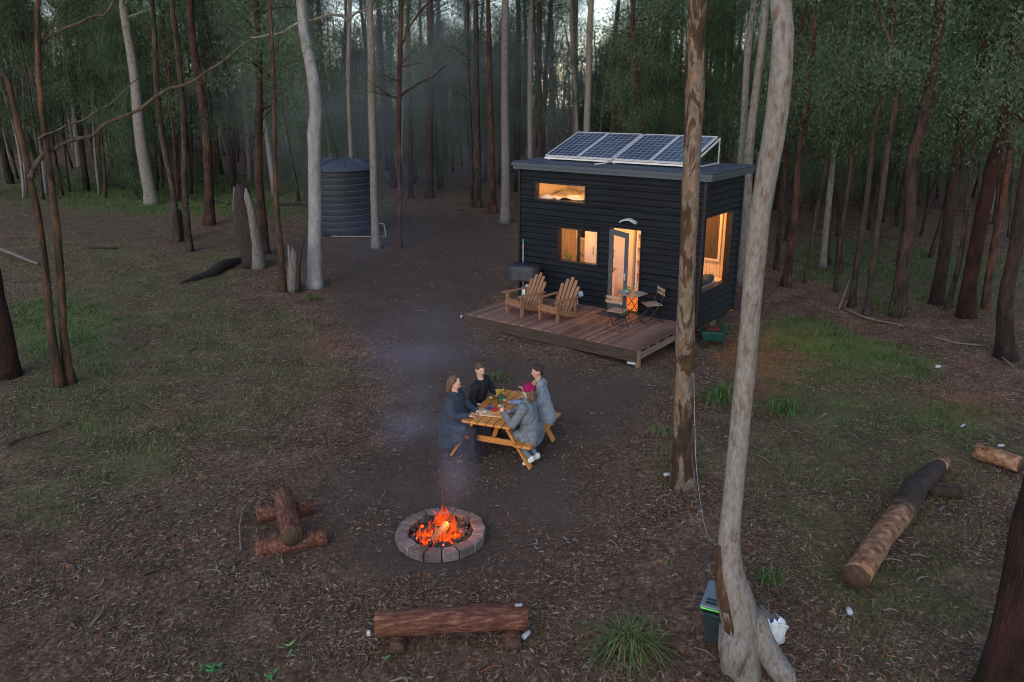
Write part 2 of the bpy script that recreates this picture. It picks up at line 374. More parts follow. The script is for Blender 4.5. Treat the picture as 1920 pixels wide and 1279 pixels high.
# curved light above the door, vent
b = MB()
N = 10
for i in range(N):
    t0, t1 = i/N, (i+1)/N
    z = lambda t: 2.30+.075*math.sin(math.pi*t)
    x = lambda t: -2.13+.45*t
    b.add([(x(t0), -.03, z(t0)), (x(t1), -.03, z(t1)), (x(t1), -.13, z(t1)-.02), (x(t0), -.13, z(t0)-.02), (x(t0), -.03, z(t0)-.03), (x(t1), -.03, z(t1)-.03), (x(t1), -.13, z(t1)-.05), (x(t0), -.13, z(t0)-.05)],
          [(3, 2, 1, 0), (4, 5, 6, 7), (0, 1, 5, 4), (2, 3, 7, 6), (1, 2, 6, 5), (3, 0, 4, 7)])
tag(b.build('wall_light', MT['white_mark'], None), 'small curved white outdoor light fixed above the cabin door', 'wall light')
bpy.data.objects['wall_light'].location = (CX, CY, ZD); bpy.data.objects['wall_light'].rotation_euler = (0, 0, YAW)
b = MB(); b.lathe([(0, 0), (.075, 0), (.085, .015), (.07, .035), (.03, .045), (0, .045)], 16, M=Matrix.Translation((-3.24, -.02, .27)) @ Matrix.Rotation(R(90), 4, 'X')); b.build('wall_vent', MT['white_mark'], cab, True)
b = MB(); b.tube([(-3.32, -.05, .0), (-3.33, -.05, .08), (-3.37, -.05, .17)], .012, 6); b.build('drain_pipe', MT['alu'], cab)
# pier under the cabin
for k, (u, v, w) in enumerate(((-.32, 1.5, .22), (-.5, .35, .2), (-2.6, 1.9, .2), (-4.9, 1.9, .2), (-2.6, .3, .2), (-4.9, .3, .2))):
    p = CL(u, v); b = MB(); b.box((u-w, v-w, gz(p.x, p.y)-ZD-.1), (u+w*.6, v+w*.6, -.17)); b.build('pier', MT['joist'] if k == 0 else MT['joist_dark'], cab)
b = MB(); b.lathe([(0, 0), (.04, 0), (.05, .05), (.03, .1), (0, .1)], 10, M=Matrix.Translation((-.06, WV+.1, -.16))); b.build('pipe_cap', MT['orange_tag'], cab)
b = MB(); b.tube([(.035, WV+.06, -.1), (.035, WV+.06, 3.36)], .022, 8); b.build('downpipe', MT['tank_line'], cab)
def cobj(name, label, cat, u=0, v=0, z=0, rz=0, group=None):    # a thing placed in the cabin's frame
    return empty(name, CL(u, v, z), YAW+rz, label, cat, group)
# white gas pole at the left corner
e = cobj('marker_pole', 'thin white pole with green tip standing at the cabin corner behind the barbecue', 'pole', -5.07, -.10, 0)
b = MB(); b.tube([(0, 0, 0), (0, 0, 1.42)], .014, 8); b.build('shaft', MT['white_mark'], e)
b = MB(); b.tube([(0, 0, 1.42), (0, 0, 1.53)], .016, 8); b.build('tip', flat('teal tape', (.02, .3, .28)), e)
# interior ---------------------------------------------------------------
e = cobj('wardrobe', 'tall cream cupboard with black handles seen through the open cabin door', 'cupboard', -3.0, WV-T-.005, .03)
b = MB(); b.box((-1.10, -.55, 0), (.30, 0, 2.22)); b.build('carcass', MT['white'], e)
for x0, x1, hx in ((-1.09, -.755, -.80), (-.745, -.22, -.27), (-.21, .295, -.16)):
    b = MB(); b.box((x0, -.572, .14), (x1, -.552, 2.20)); d = b.build('door', MT['white'], e); bevel(d, .003)
    b = MB(); b.tube([(hx, -.575, .98), (hx, -.60, 1.02), (hx, -.60, 1.16), (hx, -.575, 1.20)], .010, 6); b.build('handle', MT['black_steel'], d)
e = cobj('kitchen_counter', 'white kitchen counter with timber top inside below the cabin window', 'counter', -3.75, T+.01, .03)
b = MB(); b.box((-1.2, .0, 0), (1.12, .52, .86)); b.build('cabinet', MT['white'], e)
b = MB(); b.box((-1.21, .0, .862), (1.15, .54, .90)); b.build('benchtop', MT['int_floor'], e)
e = cobj('kitchen_tap', 'tall curved black tap seen through the cabin window', 'tap', -3.55, T+.12, .94)
b = MB(); b.tube([(0, 0, 0), (0, 0, .27), (.03, 0, .31), (.09, .02, .33), (.15, .03, .31), (.17, .03, .25)], .013, 8); b.build('spout', MT['black_steel'], e, True)
b = MB(); b.lathe([(0, 0), (.03, 0), (.03, .02), (0, .02)], 12); b.build('base_ring', MT['alu'], e)
e = cobj('potted_plant', 'small green plant in a pot on the kitchen window ledge', 'plant', -3.83, T+.12, .94)
b = MB(); b.lathe([(0, 0), (.05, 0), (.065, .1), (0, .1)], 12); b.build('pot', MT['white'], e)
b = MB()
for k in range(60):
    a = random.uniform(0, 6.28); r = random.uniform(.02, .15); q = Vector((r*math.cos(a), r*math.sin(a), .12+random.uniform(0, .16))); t = Vector((math.cos(a+1.5), math.sin(a+1.5), random.uniform(-.3, .8)))*.035
    s_ = Vector((math.cos(a), math.sin(a), .2))*.02
    b.add([q-t, q+s_, q+t, q-s_], [(0, 1, 2, 3)])
b.build('leaves', flat('pot leaves', (.03, .12, .03)), e)
e = cobj('rear_window', 'small dark window on the rear kitchen wall', 'window', -4.46, WV-T-.005, 1.32)
b = MB(); b.box((-.22, -.02, 0), (.22, 0, .42)); b.build('pane', MT['frame'], e)
b = MB(); b.box((-.27, -.03, -.05), (-.22, 0, .47)); b.box((.22, -.03, -.05), (.27, 0, .47)); b.box((-.22, -.03, -.05), (.22, 0, 0)); b.box((-.22, -.03, .42), (.22, 0, .47)); b.build('frame', MT['white'], e)
# loft
e = cobj('loft_bed', 'low loft bed with rumpled cream bedding seen through the upper window', 'bed', -4.0, 1.05, 2.30)
b = MB(); b.box((-1.09, -.93, 0), (1.0, .96, .08)); b.build('platform', MT['cream'], e)
b = MB(); b.box((-1.05, -.85, .09), (.95, .93, .27)); bevel(b.build('mattress', MT['white'], e), .03)
linen = nm('bed linen', [(.3, (.62, .58, .52)), (.7, (.75, .72, .66))], 4, rough=.9, bump=.8, bdist=.06)
b = MB(); nx, ny = 22, 20
vs = []
for i in range(nx+1):
    for j in range(ny+1):
        x = -.95+1.5*i/nx; y = -.88+1.8*j/ny
        vs.append((x, y, .34+.13*mnoise.noise(Vector((x*2.2, y*2.2, 3)))+.08*mnoise.noise(Vector((x*6, y*5, 1)))))
b.add(vs, [(i*(ny+1)+j, (i+1)*(ny+1)+j, (i+1)*(ny+1)+j+1, i*(ny+1)+j+1) for i in range(nx) for j in range(ny)]); b.build('duvet', linen, e, True)
for y, r in ((.35, 0), (-.35, .25)):
    b = MB(); b.ball((0, 0, 0), (.19, .32, .11), 16, M=Matrix.Translation((.72, y, .42)) @ Matrix.Rotation(R(-35)+r*.3, 4, 'Y')); b.build('pillow', linen, e, True)
e = cobj('back_window', 'dark square window on the loft rear wall', 'window', -5.0, WV-T-.02, 2.85)
b = MB(); b.box((.1, -.012, .0), (.55, .0, .42)); b.build('pane', MT['frame'], e)
b = MB(); b.box((.06, -.02, -.04), (.1, .0, .46)); b.box((.55, -.02, -.04), (.59, .0, .46)); b.box((.1, -.02, -.04), (.55, .0, 0)); b.box((.1, -.02, .42), (.55, .0, .46)); b.build('frame', MT['white'], e)
# shelves by the door
e = cobj('wall_shelf', 'open timber shelves holding kitchenware inside the cabin doorway', 'shelf', -2.15, WV-T-.005, .03)
for z in (.55, .9, 1.25, 1.62): b = MB(); b.box((-.40, -.36, z), (.9, 0, z+.03)); b.build('shelf_board', MT['int_floor'], e)
for x in (-.43, .9): b = MB(); b.box((x, -.38, 0), (x+.03, 0, 1.95)); b.build('side_panel', MT['white'], e)
for k, (x, z, h, w_, c) in enumerate(((-.2, 1.65, .16, .09, 'black_steel'), (.05, 1.65, .12, .07, 'cream'), (-.15, 1.28, .1, .1, 'black_steel'), (.15, 1.28, .14, .08, 'alu'), (-.1, .93, .12, .12, 'white'), (.2, .58, .2, .12, 'joist_dark'))):
    b = MB(); b.lathe([(0, 0), (w_*.7, 0), (w_, h*.5), (w_*.8, h), (0, h)], 14)
    o = b.build('jar', MT[c], None, True); o.location = CL(-2.15+x, WV-T-.2, z+.03)
    tag(o, ['black kettle on the top shelf in the doorway', 'cream jar beside the black kettle on the shelf', 'low black pan on the second shelf in the doorway', 'metal canister on the second shelf in the doorway', 'white bowl on the third shelf in the doorway', 'brown basket on the lowest shelf in the doorway'][k], 'container')
# end bed under the big window
e = cobj('day_bed', 'built-in bed with pale bedding below the big end window', 'bed', -.62, 1.06, .03)
b = MB(); b.box((-.42, -.94, 0), (.50, .94, .5)); b.build('base', MT['white'], e)
b = MB(); b.box((-.41, -.93, .502), (.49, .93, .68)); bevel(b.build('mattress', linen, e), .04)
b = MB(); nx, ny = 14, 16; vs = []
for i in range(nx+1):
    for j in range(ny+1):
        x = -.4+.86*i/nx; y = -.5+1.35*j/ny
        vs.append((x, y, .72+.05*mnoise.noise(Vector((x*4, y*3, 9)))))
b.add(vs, [(i*(ny+1)+j, (i+1)*(ny+1)+j, (i+1)*(ny+1)+j+1, i*(ny+1)+j+1) for i in range(nx) for j in range(ny)]); b.build('blanket', linen, e, True)
o = MB(); o.ball((0, 0, 0), (.15, .52, .13), 18); q = o.build('bolster_cushion', nm('dark green velvet', [(.3, (.03, .04, .035)), (.7, (.07, .085, .075))], 6, rough=.9, bump=.4), None, True)
q.location = CL(-.30, .98, .86); q.rotation_euler = (0, R(8), YAW); tag(q, 'dark green bolster cushion leaning inside the big end window', 'cushion')
o = MB(); o.ball((0, 0, 0), (.12, .2, .10), 16); q = o.build('pink_cushion', flat('blush fabric', (.55, .36, .28)), None, True); q.location = CL(-.55, 1.45, .86); q.rotation_euler = (0, 0, YAW+.4); tag(q, 'small blush cushion behind the dark bolster on the bed', 'cushion')
e = cobj('roller_blind', 'dark roller blind in a cream frame on the inner rear wall', 'blind', -.60, WV-T-.005, 1.2)
b = MB(); b.box((-.62, -.03, .0), (.18, -.012, 1.6)); b.build('blind_cloth', nm('dark blind', [(.3, (.055, .042, .03)), (.7, (.08, .06, .045))], 3, rough=.9), e)
b = MB(); b.box((-.68, -.05, -.06), (.24, -.0, -.0)); b.box((.18, -.05, 0), (.24, 0, 1.65)); b.build('frame', MT['cream'], e)
def lamp(u, v, z, p, c=(1, .41, .10), r=.12):
    l = bpy.data.lights.new('ceiling_lamp_light', 'POINT'); l.energy = p; l.color = c; l.shadow_soft_size = r
    e = cobj('ceiling_lamp', {0: ''}.get(1, 'round warm ceiling lamp glowing inside the cabin %s' % ('over the loft bed' if z > 3 and u < -3.5 else 'over the day bed' if u > -1.2 else 'over the doorway' if z > 3 else 'under the loft over the kitchen')), 'lamp', u, v, z)
    lo = bpy.data.objects.new('bulb_light', l); col.objects.link(lo); lo.parent = e; lo.location = (0, 0, -.1)
    b = MB(); b.lathe([(0, 0), (.09, 0), (.09, .03), (0, .03)], 16); b.build('fitting', emit('lamp diffuser', (1, .6, .25), 3), e)
lamp(-2.0, .95, 3.27, 74); lamp(-.75, .9, 3.27, 76); lamp(-3.9, .5, 3.28, 8); lamp(-4.2, .8, 2.28, 20)
# ================================================================ SOLAR PANELS on the roof
pv_m, nt, p = new_mat('solar cells')
tc = nt.nodes.new('ShaderNodeTexCoord'); sx = nt.nodes.new('ShaderNodeSeparateXYZ'); nt.links.new(tc.outputs['Object'], sx.inputs[0])
def band(out, pitch, wd):
    a = nt.nodes.new('ShaderNodeMath'); a.operation = 'DIVIDE'; a.inputs[1].default_value = pitch; nt.links.new(out, a.inputs[0])
    f = nt.nodes.new('ShaderNodeMath'); f.operation = 'FRACT'; nt.links.new(a.outputs[0], f.inputs[0])
    g = nt.nodes.new('ShaderNodeMath'); g.operation = 'LESS_THAN'; g.inputs[1].default_value = wd; nt.links.new(f.outputs[0], g.inputs[0]); return g.outputs[0]
mx = nt.nodes.new('ShaderNodeMath'); mx.operation = 'MAXIMUM'; nt.links.new(band(sx.outputs[0], .156, .07), mx.inputs[0]); nt.links.new(band(sx.outputs[1], .156, .07), mx.inputs[1])
nt.links.new(mixc(nt, mx.outputs[0], (.018, .028, .060), (.32, .36, .44)), p.inputs['Base Color']); p.inputs['Roughness'].default_value = .22; p.inputs['Specular IOR Level'].default_value = .6
PV0 = .50; PV1 = 2.07; ZB, ZU = 3.68, 4.21
PT = math.atan2(ZU-ZB, PV1-PV0); PLN = math.hypot(ZU-ZB, PV1-PV0)
US = [(-4.78, -3.775), (-3.765, -2.76), (-2.70, -1.695), (-1.685, -.68)]
for k, (u0, u1) in enumerate(US):
    w = u1-u0
    e = cobj('solar_panel', ['solar panel at the tank end of the cabin roof row', 'solar panel second from the tank end of the row', 'solar panel third from the tank end, beside the centre rail gap', 'solar panel at the trunk end of the row with tilt strut'][k], 'solar panel', u0, PV0, ZB, group='tilted solar panels on the cabin roof')
    e.rotation_euler = (PT, 0, YAW); e.rotation_mode = 'XYZ'
    b = MB(); b.box((.03, .03, .0), (w-.03, PLN-.03, .032)); b.build('cell_sheet', pv_m, e)
    b = MB(); b.box((0, 0, -.005), (.03, PLN, .04)); b.box((w-.03, 0, -.005), (w, PLN, .04)); b.box((.03, 0, -.005), (w-.03, .03, .04)); b.box((.03, PLN-.03, -.005), (w-.03, PLN, .04)); b.build('frame', MT['alu'], e)
e = cobj('panel_rack', 'aluminium tilt rack holding up the solar panels', 'rack', 0, 0, 0)
for u in (-4.7, -2.73, -.62):
    b = MB(); b.bar((u, PV0+.05, 3.60), (u, PV1+.03, 3.60), .04, .03); b.build('rail', MT['alu'], e)
    b = MB(); b.bar((u, PV1, 3.60), (u, PV1, ZU), .022, .022, (1, 0, 0)); b.build('strut', MT['alu'], e)
    b = MB(); b.bar((u, PV0, ZB-.03), (u, PV1, ZU-.03), .04, .03); b.build('tilt_arm', MT['alu'], e)
b = MB(); b.bar((-4.8, PV0, ZB-.035), (-.66, PV0, ZB-.035), .05, .04); b.build('front_rail', MT['alu'], e)
b = MB(); b.tube([(-2.75, PV0-.05, 3.66), (-2.78, PV0-.25, 3.63), (-2.95, PV0-.5, 3.60)], .02, 6); b.build('cable_conduit', MT['white_mark'], e)
# ================================================================ DECK
e = cobj('timber_deck', 'low weathered brown timber deck along the cabin front', 'deck')
DL, DR, DD = -5.10, -.137, -2.551
b = MB(); x = DL
while x < DR-.05:
    b.box((x, DD, -.022), (min(x+.088, DR), -.035, 0)); x += .094
deck = b.build('decking', MT['deck'], e)
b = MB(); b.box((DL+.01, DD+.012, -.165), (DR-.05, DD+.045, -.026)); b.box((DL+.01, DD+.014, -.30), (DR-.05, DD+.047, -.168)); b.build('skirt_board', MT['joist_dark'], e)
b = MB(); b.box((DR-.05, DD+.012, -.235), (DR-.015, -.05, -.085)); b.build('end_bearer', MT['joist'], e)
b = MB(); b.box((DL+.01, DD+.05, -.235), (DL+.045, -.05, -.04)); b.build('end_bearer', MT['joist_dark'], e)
for y in np.arange(DD+.45, -.1, .45):
    b = MB(); b.box((DL+.05, y, -.115), (DR-.012, y+.04, -.0245)); b.build('joist', MT['joist'], e)
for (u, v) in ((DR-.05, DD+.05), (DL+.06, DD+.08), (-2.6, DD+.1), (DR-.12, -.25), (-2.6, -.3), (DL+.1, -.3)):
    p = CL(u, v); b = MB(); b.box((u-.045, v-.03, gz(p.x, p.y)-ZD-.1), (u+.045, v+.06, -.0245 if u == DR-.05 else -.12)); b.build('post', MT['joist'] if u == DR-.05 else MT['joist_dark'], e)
e = cobj('door_mat', 'dark door mat lying on the deck below the door', 'mat', -2.05, -.42, .002, .0)
b = MB(); b.box((-.36, -.22, 0), (.36, .22, .014)); b.build('mat_pad', nm('coir mat', [(.3, (.02, .02, .022)), (.7, (.05, .05, .055))], 40, rough=1, bump=.8), e)
# adirondack chairs
def adirondack(u, v, rz, label):
    # +x = towards the front of the chair
    e = cobj('adirondack_chair', label, 'chair', u, v, 0, rz, group='slatted timber armchairs on the deck'); e.scale = (.95, .95, .95)
    m = MT['adiron']
    for s in (-1, 1):
        b = MB(); b.box((.30, s*.30-.022, 0), (.40, s*.30+.022, .56)); bevel(b.build('leg', m, e), .004)
        b = MB(); b.bar((.40, s*.265, .33), (-.52, s*.265, .035), .024, .13, (0, 0, 1)); bevel(b.build('side_rail', m, e), .004)
        b = MB(); b.box((-.33, s*.315-.02, .10), (-.27, s*.315+.02, .555)); b.build('rear_post', m, e)
        b = MB()
        P = [(-.40, .03), (-.38, .055), (.30, .07), (.46, .065), (.50, .03), (.50, -.03), (.46, -.065), (.30, -.075), (-.38, -.04)]
        vs = [(x, s*.335+y*s, .565) for x, y in P]+[(x, s*.335+y*s, .59) for x, y in P]; n = len(P)
        fs = [tuple(range(n)), tuple(range(2*n-1, n-1, -1))]+[((i+1) % n, i, i+n, (i+1) % n+n) for i in range(n)]
        if s < 0: fs = [f[::-1] for f in fs]
        b.add(vs, fs); bevel(b.build('armrest', m, e), .004)
    for i in range(7):
        x = .40-.105*i; z = .37-.047*i*.95
        b = MB(); b.bar((x, -.285, z+.03), (x, .285, z+.03), .088, .02, (.25, 0, 1)); b.build('seat_slat', m, e)
    b = MB(); b.box((.40, -.33, .27), (.42, .33, .38)); b.build('front_rail', m, e)
    b = MB(); b.bar((-.37, -.33, .53), (-.37, .33, .53), .03, .05); b.build('back_rail', m, e)
    ln = (.72, .86, .93, .86, .72)
    for k in range(5):
        y0 = (k-2)*.112; L_ = ln[k]; n = 8
        prof = [(-.05, 0)]+[(-.05+.05*(1-math.cos(math.pi*i/n)), L_-.05+.05*math.sin(math.pi*i/n)) for i in range(n+1)]+[(.05, 0)]
        d = Vector((-.50, 0, 1)).normalized(); nn = Vector((1, 0, .50)).normalized(); o = Vector((-.16, 0, .18))
        fan = (k-2)*.035
        A = [o + Vector((0, y0*1+a*(.85+.15*t/L_)+fan*t, 0)) + d*t for a, t in prof]; B = [p_+nn*.018 for p_ in A]; n2 = len(A)
        b = MB(); b.add(A+B, [tuple(range(n2)), tuple(range(2*n2-1, n2-1, -1))]+[((i+1) % n2, i, i+n2, (i+1) % n2+n2) for i in range(n2)]); b.build('back_slat', m, e)
adirondack(-3.90, -1.60, R(-90-14), 'brown slatted timber armchair on the deck beside the covered barbecue')
adirondack(-2.93, -1.55, R(-90-8), 'brown slatted timber armchair on the deck farther from the barbecue')
# covered barbecue
e = cobj('covered_barbecue', 'barbecue on thin black legs under a black vinyl cover at the deck edge', 'barbecue', -4.72, -.55, 0, R(20))
b = MB(); nx, ny = 20, 12; vs = []; fs = []
ring = [(-.42, -.25), (.42, -.25), (.42, .25), (-.42, .25)]
def rr_(t, sx, sy):
    a = t*2*math.pi; c, s_ = math.cos(a), math.sin(a); k = (abs(c)**4+abs(s_)**4)**-.25
    return c*k*sx, s_*k*sy
NR = 40; lv = [(.02, 1.0, .02), (.98, 1.0, .3), (1, .98, .86), (.965, .94, .98), (.99, .93, 1.0), (1.05, .85, 1.03), (1.08, .62, 1.10)]
for i, (z, a, c_) in enumerate([(.98, .0, .0), (.985, .55, .5), (.965, .86, .85), (.93, .98, .98), (.85, 1.02, 1.03), (.72, 1.04, 1.06), (.60, 1.09, 1.12)]):
    for k in range(NR):
        x, y = rr_(k/NR, .43*a, .27*c_); fold = 1+(.06*math.sin(k*1.9)+.03*math.sin(k*3.1+1))*max(0, i-3)/3
        vs.append((x*fold, y*fold, z+(.025*math.sin(k*1.3) if i == 6 else 0)+.02*mnoise.noise(Vector((x*4, y*4, 0)))))
for i in range(6):
    for k in range(NR): k2 = (k+1) % NR; fs.append((i*NR+k, (i+1)*NR+k, (i+1)*NR+k2, i*NR+k2))
b.add(vs, fs); b.build('cover', MT['cover'], e, True)
for x in (-.36, .36):
    for y in (-.2, .2): b = MB(); b.tube([(x, y, 0), (x*.97, y*.97, .85)], .013, 6); b.build('leg', MT['black_steel'], e)
b = MB(); b.tube([(-.36, -.2, .25), (.36, -.2, .25)], .008, 6); b.tube([(-.36, .2, .25), (.36, .2, .25)], .008, 6); b.build('brace', MT['black_steel'], e)
b = MB(); b.box((-.36, -.2, .55), (.36, .2, .9)); b.build('firebox', MT['black_steel'], e)
q = MB(); q.lathe([(0, 0), (.13, 0), (.15, .04), (.15, .30), (.11, .38), (.05, .40), (.05, .46), (0, .46)], 18); q = q.build('gas_bottle', MT['alu'], None, True); q.location = CL(-4.55, -.62, 0); tag(q, 'grey gas bottle standing under the covered barbecue', 'gas bottle')
# bistro set
def slats(b, x0, x1, y0, y1, z, n, t=.016, gap=.008):
    w = (y1-y0-gap*(n-1))/n
    for i in range(n): b.box((x0, y0+i*(w+gap), z-t), (x1, y0+i*(w+gap)+w, z))
e = cobj('bistro_table', 'small square folding slatted table on the deck before the door', 'table', -1.42, -.72, 0, R(-4))
b = MB(); slats(b, -.33, .33, -.27, .27, .71, 8); b.build('tabletop', MT['bistro_wood'], e)
for y in (-.22, .22):
    b = MB(); b.tube([(-.26, y, 0), (.26, y*.95, .69)], .009, 6); b.build('leg', MT['black_steel'], e)
    b = MB(); b.tube([(.26, y, 0), (-.26, y*.95, .69)], .009, 6); b.build('leg', MT['black_steel'], e)
for x in (-.26, .26): b = MB(); b.tube([(x, -.22, .03), (x, .22, .03)], .008, 6); b.build('foot_bar', MT['black_steel'], e)
b = MB(); b.box((-.3, -.25, .675), (-.28, .25, .692)); b.box((.28, -.25, .675), (.3, .25, .692)); b.build('top_frame', MT['black_steel'], e)
def bistro_chair(u, v, rz, label):
    e = cobj('folding_chair', label, 'chair', u, v, 0, rz, group='folding bistro chairs on the deck')
    b = MB(); slats(b, -.2, .2, -.19, .2, .455, 6); bevel(b.build('seat', MT['bistro_wood'], e), .003)
    for z in (.70, .80): b = MB(); b.box((-.21, -.225, z-.035), (.21, -.208, z+.035)); b.build('back_slat', MT['bistro_wood'], e)
    for x in (-.195, .195):
        b = MB(); b.tube([(x, .24, 0), (x, .0, .30), (x, -.16, .52), (x, -.235, .85)], .009, 6); b.build('leg', MT['black_steel'], e)
        b = MB(); b.tube([(x*.9, -.25, 0), (x*.9, .16, .44)], .009, 6); b.build('leg', MT['black_steel'], e)
    for y in (.23, -.24): b = MB(); b.tube([(-.195, y, .02), (.195, y, .02)], .007, 6); b.build('foot_bar', MT['black_steel'], e)
bistro_chair(-1.35, -1.42, R(6), 'folding slatted chair with its back to the deck edge')
bistro_chair(-.98, -.42, R(140), 'folding slatted chair beside the black cabin wall')
def plate(name, label, loc, r, m, cat='plate'):
    b = MB(); b.lathe([(0, .004), (r*.6, .004), (r, .02), (r*.98, .014), (r*.6, 0), (0, 0)], 20); o = b.build(name, m, None, True); o.location = loc; return tag(o, label, cat)
blue = flat('blue grey glaze', (.22, .33, .42), .3)
plate('plate', 'blue plate at the door side of the small deck table', CL(-1.58, -.62, .712), .12, blue)
plate('plate', 'blue plate near the wall chair on the small deck table', CL(-1.22, -.58, .712), .11, blue)
plate('plate', 'blue plate stacked near the plant on the deck table', CL(-1.50, -.86, .712), .09, blue)
def wineglass(name, label, loc, s=1.0, wine=None):
    e = empty(name, loc, 0, label, 'glass')
    b = MB(); b.lathe([(0, 0), (.034*s, .0), (.034*s, .003), (.005, .008), (.004, .085*s), (.012, .095*s), (.034*s, .125*s), (.038*s, .16*s), (.031*s, .20*s)], 14); b.build('bowl', MT['drink_glass'], e, True)
    b = MB(); b.lathe([(0, .10*s), (.014, .10*s), (.032*s, .125*s), (.034*s, .145*s), (0, .145*s)], 12); b.build('wine', flat('wine', wine or (.75, .7, .5), .1), e, True)
    return e
wineglass('wine_glass', 'tall wine glass between the blue plates on the deck table', CL(-1.36, -.5, .712))
e = cobj('table_plant', 'bowl of green leaves on the small deck table', 'plant', -1.47, -.80, .735)
b = MB(); b.lathe([(0, 0), (.04, 0), (.075, .06), (0, .055)], 14); b.build('bowl', MT['white_mark'], e, True)
b = MB()
for k in range(90):
    a = random.uniform(0, 6.28); r = random.uniform(0, .12); q = Vector((r*math.cos(a), r*math.sin(a), .05+random.uniform(0, .09))); t = Vector((math.cos(a+1.3), math.sin(a+1.3), random.uniform(-.5, .8)))*.03; s_ = Vector((-math.sin(a), math.cos(a), .4))*.014
    b.add([q-t, q+s_, q+t, q-s_], [(0, 1, 2, 3)])
b.build('leaves', flat('herb leaves', (.05, .22, .05)), e)
# ================================================================ PICNIC TABLE
TC = Vector((-.146, 12.386, 0)); TC.z = gz(TC.x, TC.y)-.01; TRZ = math.atan2(-.375, .927)
def TL(a, b_, z): c, s = math.cos(TRZ), math.sin(TRZ); return Vector((TC.x+c*a-s*b_, TC.y+s*a+c*b_, TC.z+z))
e = empty('picnic_table', TC, TRZ, 'orange pine picnic table with attached benches', 'picnic table')
m = MT['table_wood']; HL = .76
for k in range(6):
    x0 = -.42+k*.1417; b = MB(); b.box((x0, -HL, .70), (x0+.1275, HL, .74)); bevel(b.build('top_plank', m, e), .006)
for s in (-1, 1):
    for k in range(2):
        x0 = s*.62-.14+k*.145; b = MB(); b.box((x0, -HL, .415), (x0+.135, HL, .455)); bevel(b.build('seat_plank', m, e), .006)
for y in (-.52, .52):
    sy = 1 if y > 0 else -1
    b = MB(); b.box((-.70, y-.02, .315), (.71, y+.02, .412)); bevel(b.build('seat_beam', m, e), .005)
    b = MB(); b.box((-.40, y-.02, .61), (.40, y+.02, .697)); bevel(b.build('top_beam', m, e), .005)
    for s in (-1, 1):
        b = MB(); b.bar((s*.70, y+sy*.045, .0), (s*.26, y+sy*.045, .70), .04, .11, (0, 1, 0)); q = b.build('leg', m, e); bevel(q, .005)
        # bar's first width is across, second is depth
b = MB(); b.bar((0, -.45, .34), (0, -.06, .66), .07, .04); b.build('brace', m, e); b = MB(); b.bar((0, .45, .34), (0, .06, .66), .07, .04); b.build('brace', m, e)
b = MB(); b.box((-.04, -.50, .655), (.04, .50, .697)); b.build('centre_cleat', m, e)
# ---- things on the table
o = MB(); o.box((-.27, -.14, 0), (.27, .14, .018)); o = o.build('serving_board', nm('pale board', [(.3, (.45, .30, .16)), (.7, (.60, .43, .26))], 5, (1, 6, 1), rough=.6)); bevel(o, .008, 3); o.location = TL(-.12, -.34, .741); o.rotation_euler = (0, 0, TRZ+.12); tag(o, 'pale wooden serving board at the near end of the picnic table', 'serving board')
rr = random.Random(9)
def pile(name, label, c, n, r, s_, cl, cat):
    b = MB()
    for k in range(n): a = rr.uniform(0, 6.28); q = r*rr.random()**.6; b.ball((q*math.cos(a), q*math.sin(a)*.7, s_*(.8+1.2*rr.random())), s_*rr.uniform(.7, 1.1), 8)
    o = b.build(name, flat(label[:18], cl, .4), None, True); o.location = c; return tag(o, label, cat, None, 'stuff')
pile('red_berries', 'heap of red berries on the serving board', TL(-.06, -.25, .76), 34, .065, .016, (.45, .02, .04), 'fruit'); pile('blue_grapes', 'dark blue grapes beside the red berries', TL(-.15, -.22, .76), 34, .07, .016, (.04, .05, .22), 'fruit')
pile('crackers', 'orange crackers on the serving board', TL(.05, -.38, .762), 26, .07, .017, (.60, .22, .05), 'food')
for k, (a, b_) in enumerate(((-.26, -.40), (-.18, -.37))):
    o = MB(); o.box((-.045, -.03, 0), (.045, .03, .03)); o = o.build('cheese_wedge', flat('cheese%d' % k, (.62, .52, .32) if k else (.55, .38, .2), .6)); bevel(o, .006); o.location = TL(a, b_, .761); o.rotation_euler = (0, 0, k); tag(o, ['yellow cheese wedge at the corner of the serving board', 'cream cheese wedge nearer the middle of the serving board'][k], 'cheese')
plate('plate', 'blue plate stack on the picnic table before the hooded man', TL(.16, .22, .742), .125, flat('blue stoneware', (.25, .33, .45), .35)); plate('plate', 'upper blue plate of the stack before the hooded man', TL(.17, .23, .756), .115, flat('blue stoneware2', (.33, .40, .52), .35))
o = MB(); o.box((-.09, -.03, 0), (.09, .03, .012)); o = o.build('napkin', flat('pale napkin', (.55, .58, .65), .8)); o.location = TL(.06, .27, .742); o.rotation_euler = (0, 0, .6); tag(o, 'folded pale napkin beside the blue plates', 'napkin')
e = empty('flower_jar', TL(-.12, .12, .741), 0, 'small jar of yellow and green garden flowers on the picnic table', 'flowers')
b = MB(); b.lathe([(0, 0), (.04, 0), (.045, .05), (.035, .10), (0, .10)], 12); b.build('jar', MT['drink_glass'], e, True)
